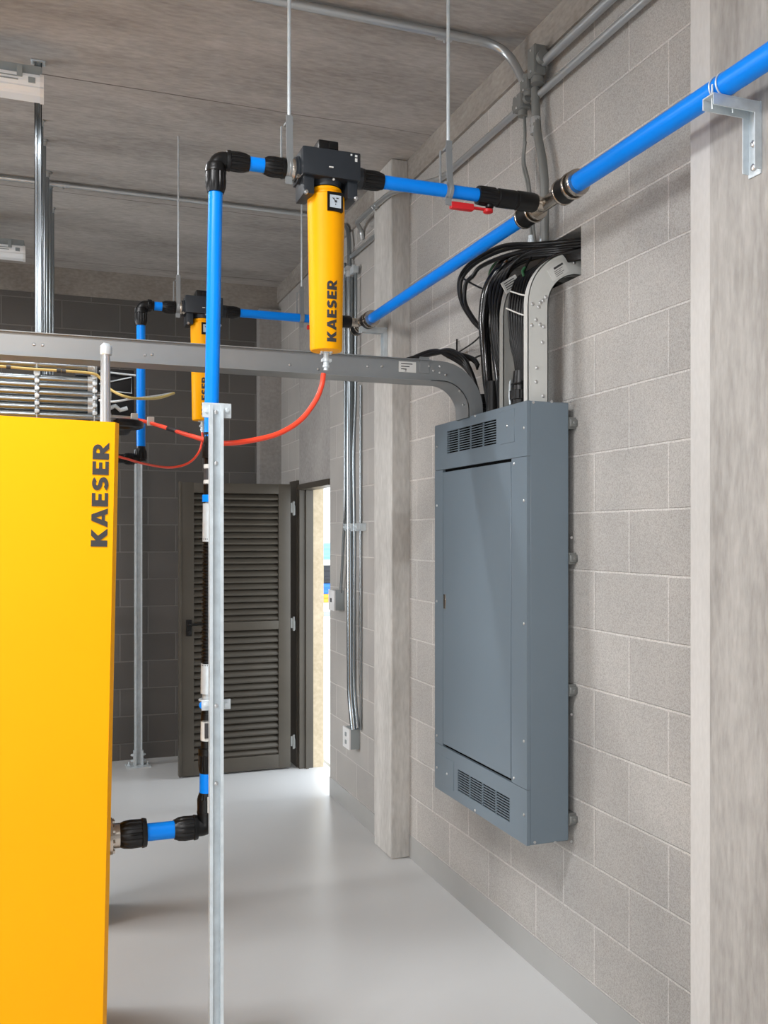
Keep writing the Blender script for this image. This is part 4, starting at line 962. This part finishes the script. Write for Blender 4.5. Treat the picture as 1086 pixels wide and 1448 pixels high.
# rack of horizontal conduits
RYK = 3.93
GR = 'horizontal steel conduits above the yellow cabinet'
ranks = ('topmost', 'second from the top', 'third from the top', 'fourth from the top', 'fifth from the top', 'second lowest', 'lowest')
for k, py in enumerate((513, 533, 542.5, 553, 563.5, 574, 585)):
    z = at(20, py, Y=RYK).z; xe_ = at(135, 520, Y=RYK).x + (.06 if k in (3, 6) else 0)
    c = thing('rack_conduit', (xe_, RYK, z), 'horizontal steel conduit above the yellow cabinet, ' + ranks[k] + ' of the rack', 'conduit', GR)
    MB().tube([(-2.2, RYK, z), (xe_, RYK, z)], .0150 if k else .0175, 14).build('tube', M_rack, c)
    m = MB(); m.lathe((xe_ - .03, RYK, z), X3, [(0, .016), (0, .019), (.03, .019), (.031, .015)], 14); m.build('end_connector', M_emt, c)
for px, lab in ((52, 'clamped support strut under the silver channel, left one'), (134, 'clamped support strut at the right end of the conduit rack')):
    a = at(px, 512, Y=RYK - .035); z0 = at(px, 600, Y=RYK - .035).z
    s = thing('rack_support', (a.x, RYK - .035, z0), lab, 'support')
    MB().box((a.x - .012, RYK + .02, z0), (a.x + .012, RYK + .045, a.z + .09)).build('channel', M_galv, s, smooth=False)
    m = MB()
    for py in (513, 533, 542.5, 553, 563.5, 574, 585):
        z = at(20, py, Y=RYK).z
        m.torus((a.x, RYK, z), X3, .0185, .003, 16, 6); m.box((a.x - .008, RYK - .030, z + .004), (a.x + .008, RYK - .016, z + .020), .002).lathe((a.x + .004, RYK - .024, z + .012), -Y3, [(0, .006), (.012, .006)], 6)
    m.build('pipe_clamp', M_galv, s)
P = smooth_path([at(-60, 514, Y=RYK - .05), at(0, 518, Y=RYK - .05), at(40, 521.5, Y=RYK - .05), at(90, 524.5, Y=RYK - .05), at(130, 528, Y=RYK - .05), at(142, 535, Y=RYK - .05), at(158, 552, Y=RYK - .08), at(182, 562, Y=RYK - .1), at(210, 564, Y=RYK), at(228, 562, Y=RYK + .1), at(246, 556, Y=RYK + .2)], 6)
o = tag(MB().tube(P, .0055, 10).build('control_cable', M_tie, loc=P[0]), 'yellowish cable tied along the conduit rack and sagging to the right', 'cable')
m = MB()
for px, py in ((12, 519), (83, 524), (90, 525)): c = at(px, py, Y=RYK - .05); m.lathe((c.x - .008, c.y, c.z), X3, [(0, .009), (.016, .009)], 10)
m.build('cable_tie', M_ink, o)
P = smooth_path([at(140, 566, Y=RYK - .06), at(160, 568, Y=RYK - .08), at(185, 564, Y=RYK - .08), at(215, 561, Y=RYK + .05), at(244, 556, Y=RYK + .2)], 6)
tag(MB().tube(P, .0045, 8).build('control_cable', M_galv, loc=P[0]), 'thin gray cable just under the sagging yellowish one', 'cable')
# capped vertical pipe on the cabinet
a = at(150, 486, Y=2.95); a2 = at(150, 502, Y=2.95)
cp = thing('capped_pipe', (a.x, 2.95, CTOP), 'gray capped pipe standing upright behind the top of the yellow cabinet', 'pipe')
MB().lathe((a.x - .002, 2.95, CTOP - .06), Z3, [(0, .0175), (a.z - CTOP + .03, .0135)], 20).build('tube', M_emt, cp)
MB().lathe((a.x, 2.95, a2.z), Z3, [(0, .0155), (.004, .0175), (.025, .0175), (a.z - a2.z, .010)], 20).build('cap', M_galv, cp)
# dark unit right of the rack
a = at(142, 603, Y=4.02); b_ = at(190, 523, Y=4.02)
du = thing('control_unit', (a.x, 4.02, 0), 'black boxed unit behind the capped pipe, left of the distant riser', 'control unit')
MB().box((a.x - .1, 4.02, a.z), (b_.x, 4.35, b_.z), .01).build('housing', M_blk, du)
MB().box((a.x - .1, 4.08, 0), (a.x + .02, 4.33, a.z + .01), .004).build('pedestal', M_blk, du)
m = MB(); c0 = at(158, 548, Y=4.012); c1 = at(186, 537, Y=4.012); c2 = at(186, 556, Y=4.012)
m.tube([c0 + Vector((-.05, 0, .012)), c1 + Vector((0, 0, .01)), c2, c2 + Vector((-.09, 0, .004))], .003, 8).tube([at(140, 525, Y=4.0), at(192, 531, Y=4.0)], .004, 8)
m.build('metal_edge', M_galv, du)
m = MB(); m.tube([at(156, 577, Y=4.0), at(163, 574, Y=4.0), at(170, 580, Y=4.0), at(180, 577, Y=4.0)], .009, 10).build('hose', M_galv, du)
P = [at(152, 590, Y=3.6), at(188, 592, Y=3.9)]
tag(MB().tube(P, .0095, 12).build('drain_pipe', M_emt, loc=P[0]), 'short gray pipe joining the red tube behind the yellow cabinet', 'pipe')
m = MB(); c = at(158, 602, Y=3.7); m.torus((c.x + .04, 3.75, c.z + .012), Z3, .07, .016, 24, 8)
tag(m.build('hose_coil', M_blk, loc=(c.x, 3.75, c.z)), 'black coiled hose just behind the right corner of the cabinet top', 'hose')

# ceiling lamps: two in view, two unseen ones added to light wall and floor
def lamp(x1, y, z, label, watts):
    l = thing('ceiling_lamp', (x1 - .65, y, z), label, 'ceiling lamp', 'tubular ceiling lamps')
    MB().box((x1 - 1.3, y - .040, z - .012), (x1 - .006, y + .040, z + .030), .010).build('housing', M_ltgray, l)
    d = MB(); pts = [(-.056, -.012), (-.060, -.022), (-.059, -.040), (-.052, -.054), (-.053, -.060), (-.042, -.074), (-.030, -.080), (.030, -.080), (.042, -.074), (.053, -.060), (.052, -.054), (.059, -.040), (.060, -.022), (.056, -.012)]
    d.rings([[(x, y + a, z + b) for a, b in pts] for x in (x1 - 1.3, x1 - .012)]); d.build('diffuser', M_diff, l, ang=14)
    MB().rings([[(x, y + a * 1.06, z - .044 + (b + .044) * 1.06) for a, b in pts] for x in (x1 - .014, x1)]).build('end_cap', M_white, l, ang=14)
    m = MB()
    for zz in (-.030, -.042): m.box((x1 - 1.2, y - .0615, z + zz), (x1 - .09, y - .058, z + zz + .004))
    m.build('reflector_rib', M_ltgray, l, smooth=False)
    m = MB(); m.box((x1 - .055, y - .0625, z - .046), (x1 - .030, y - .057, z - .026), .001); m.build('end_clip', M_ltgray, l)
    for x in (x1 - 1.1, x1 - .085): MB().box((x - .010, y - .066, z - .030), (x + .010, y + .066, z + .012), .003).build('clip', M_ltgray, l)
    for x in (x1 - .17, x1 - 1.1): MB().tube([(x, y, z + .03), (x, y, CZ)], .004, 8).build('hanger_rod', M_galv, l)
    li = bpy.data.lights.new('tube_light', 'AREA'); li.shape = 'RECTANGLE'; li.size = 1.2; li.size_y = .08; li.energy = watts; li.color = (.985, .99, 1)
    lo = bpy.data.objects.new('tube_light', li); COL.objects.link(lo); lo.location = (x1 - .65, y, z - .085)
    lo['label'] = 'light of the lamp'
    del lo['label']
L1 = at(62, 120, Y=3.8); L2 = at(36, 354, Y=6.0)
lamp(L1.x, 3.8, L1.z + .02, 'white tubular ceiling lamp at the upper left, nearest one', TUBES[0][1])
lamp(L2.x, 6.0, L2.z + .02, 'white tubular ceiling lamp farther back on the left', TUBES[1][1])
lamp(L1.x, 1.6, L1.z + .02, 'unseen tubular ceiling lamp added left of the camera for its light', TUBES[2][1])
lamp(L1.x, -0.6, L1.z + .02, 'unseen tubular ceiling lamp added behind the camera for its light', TUBES[3][1])
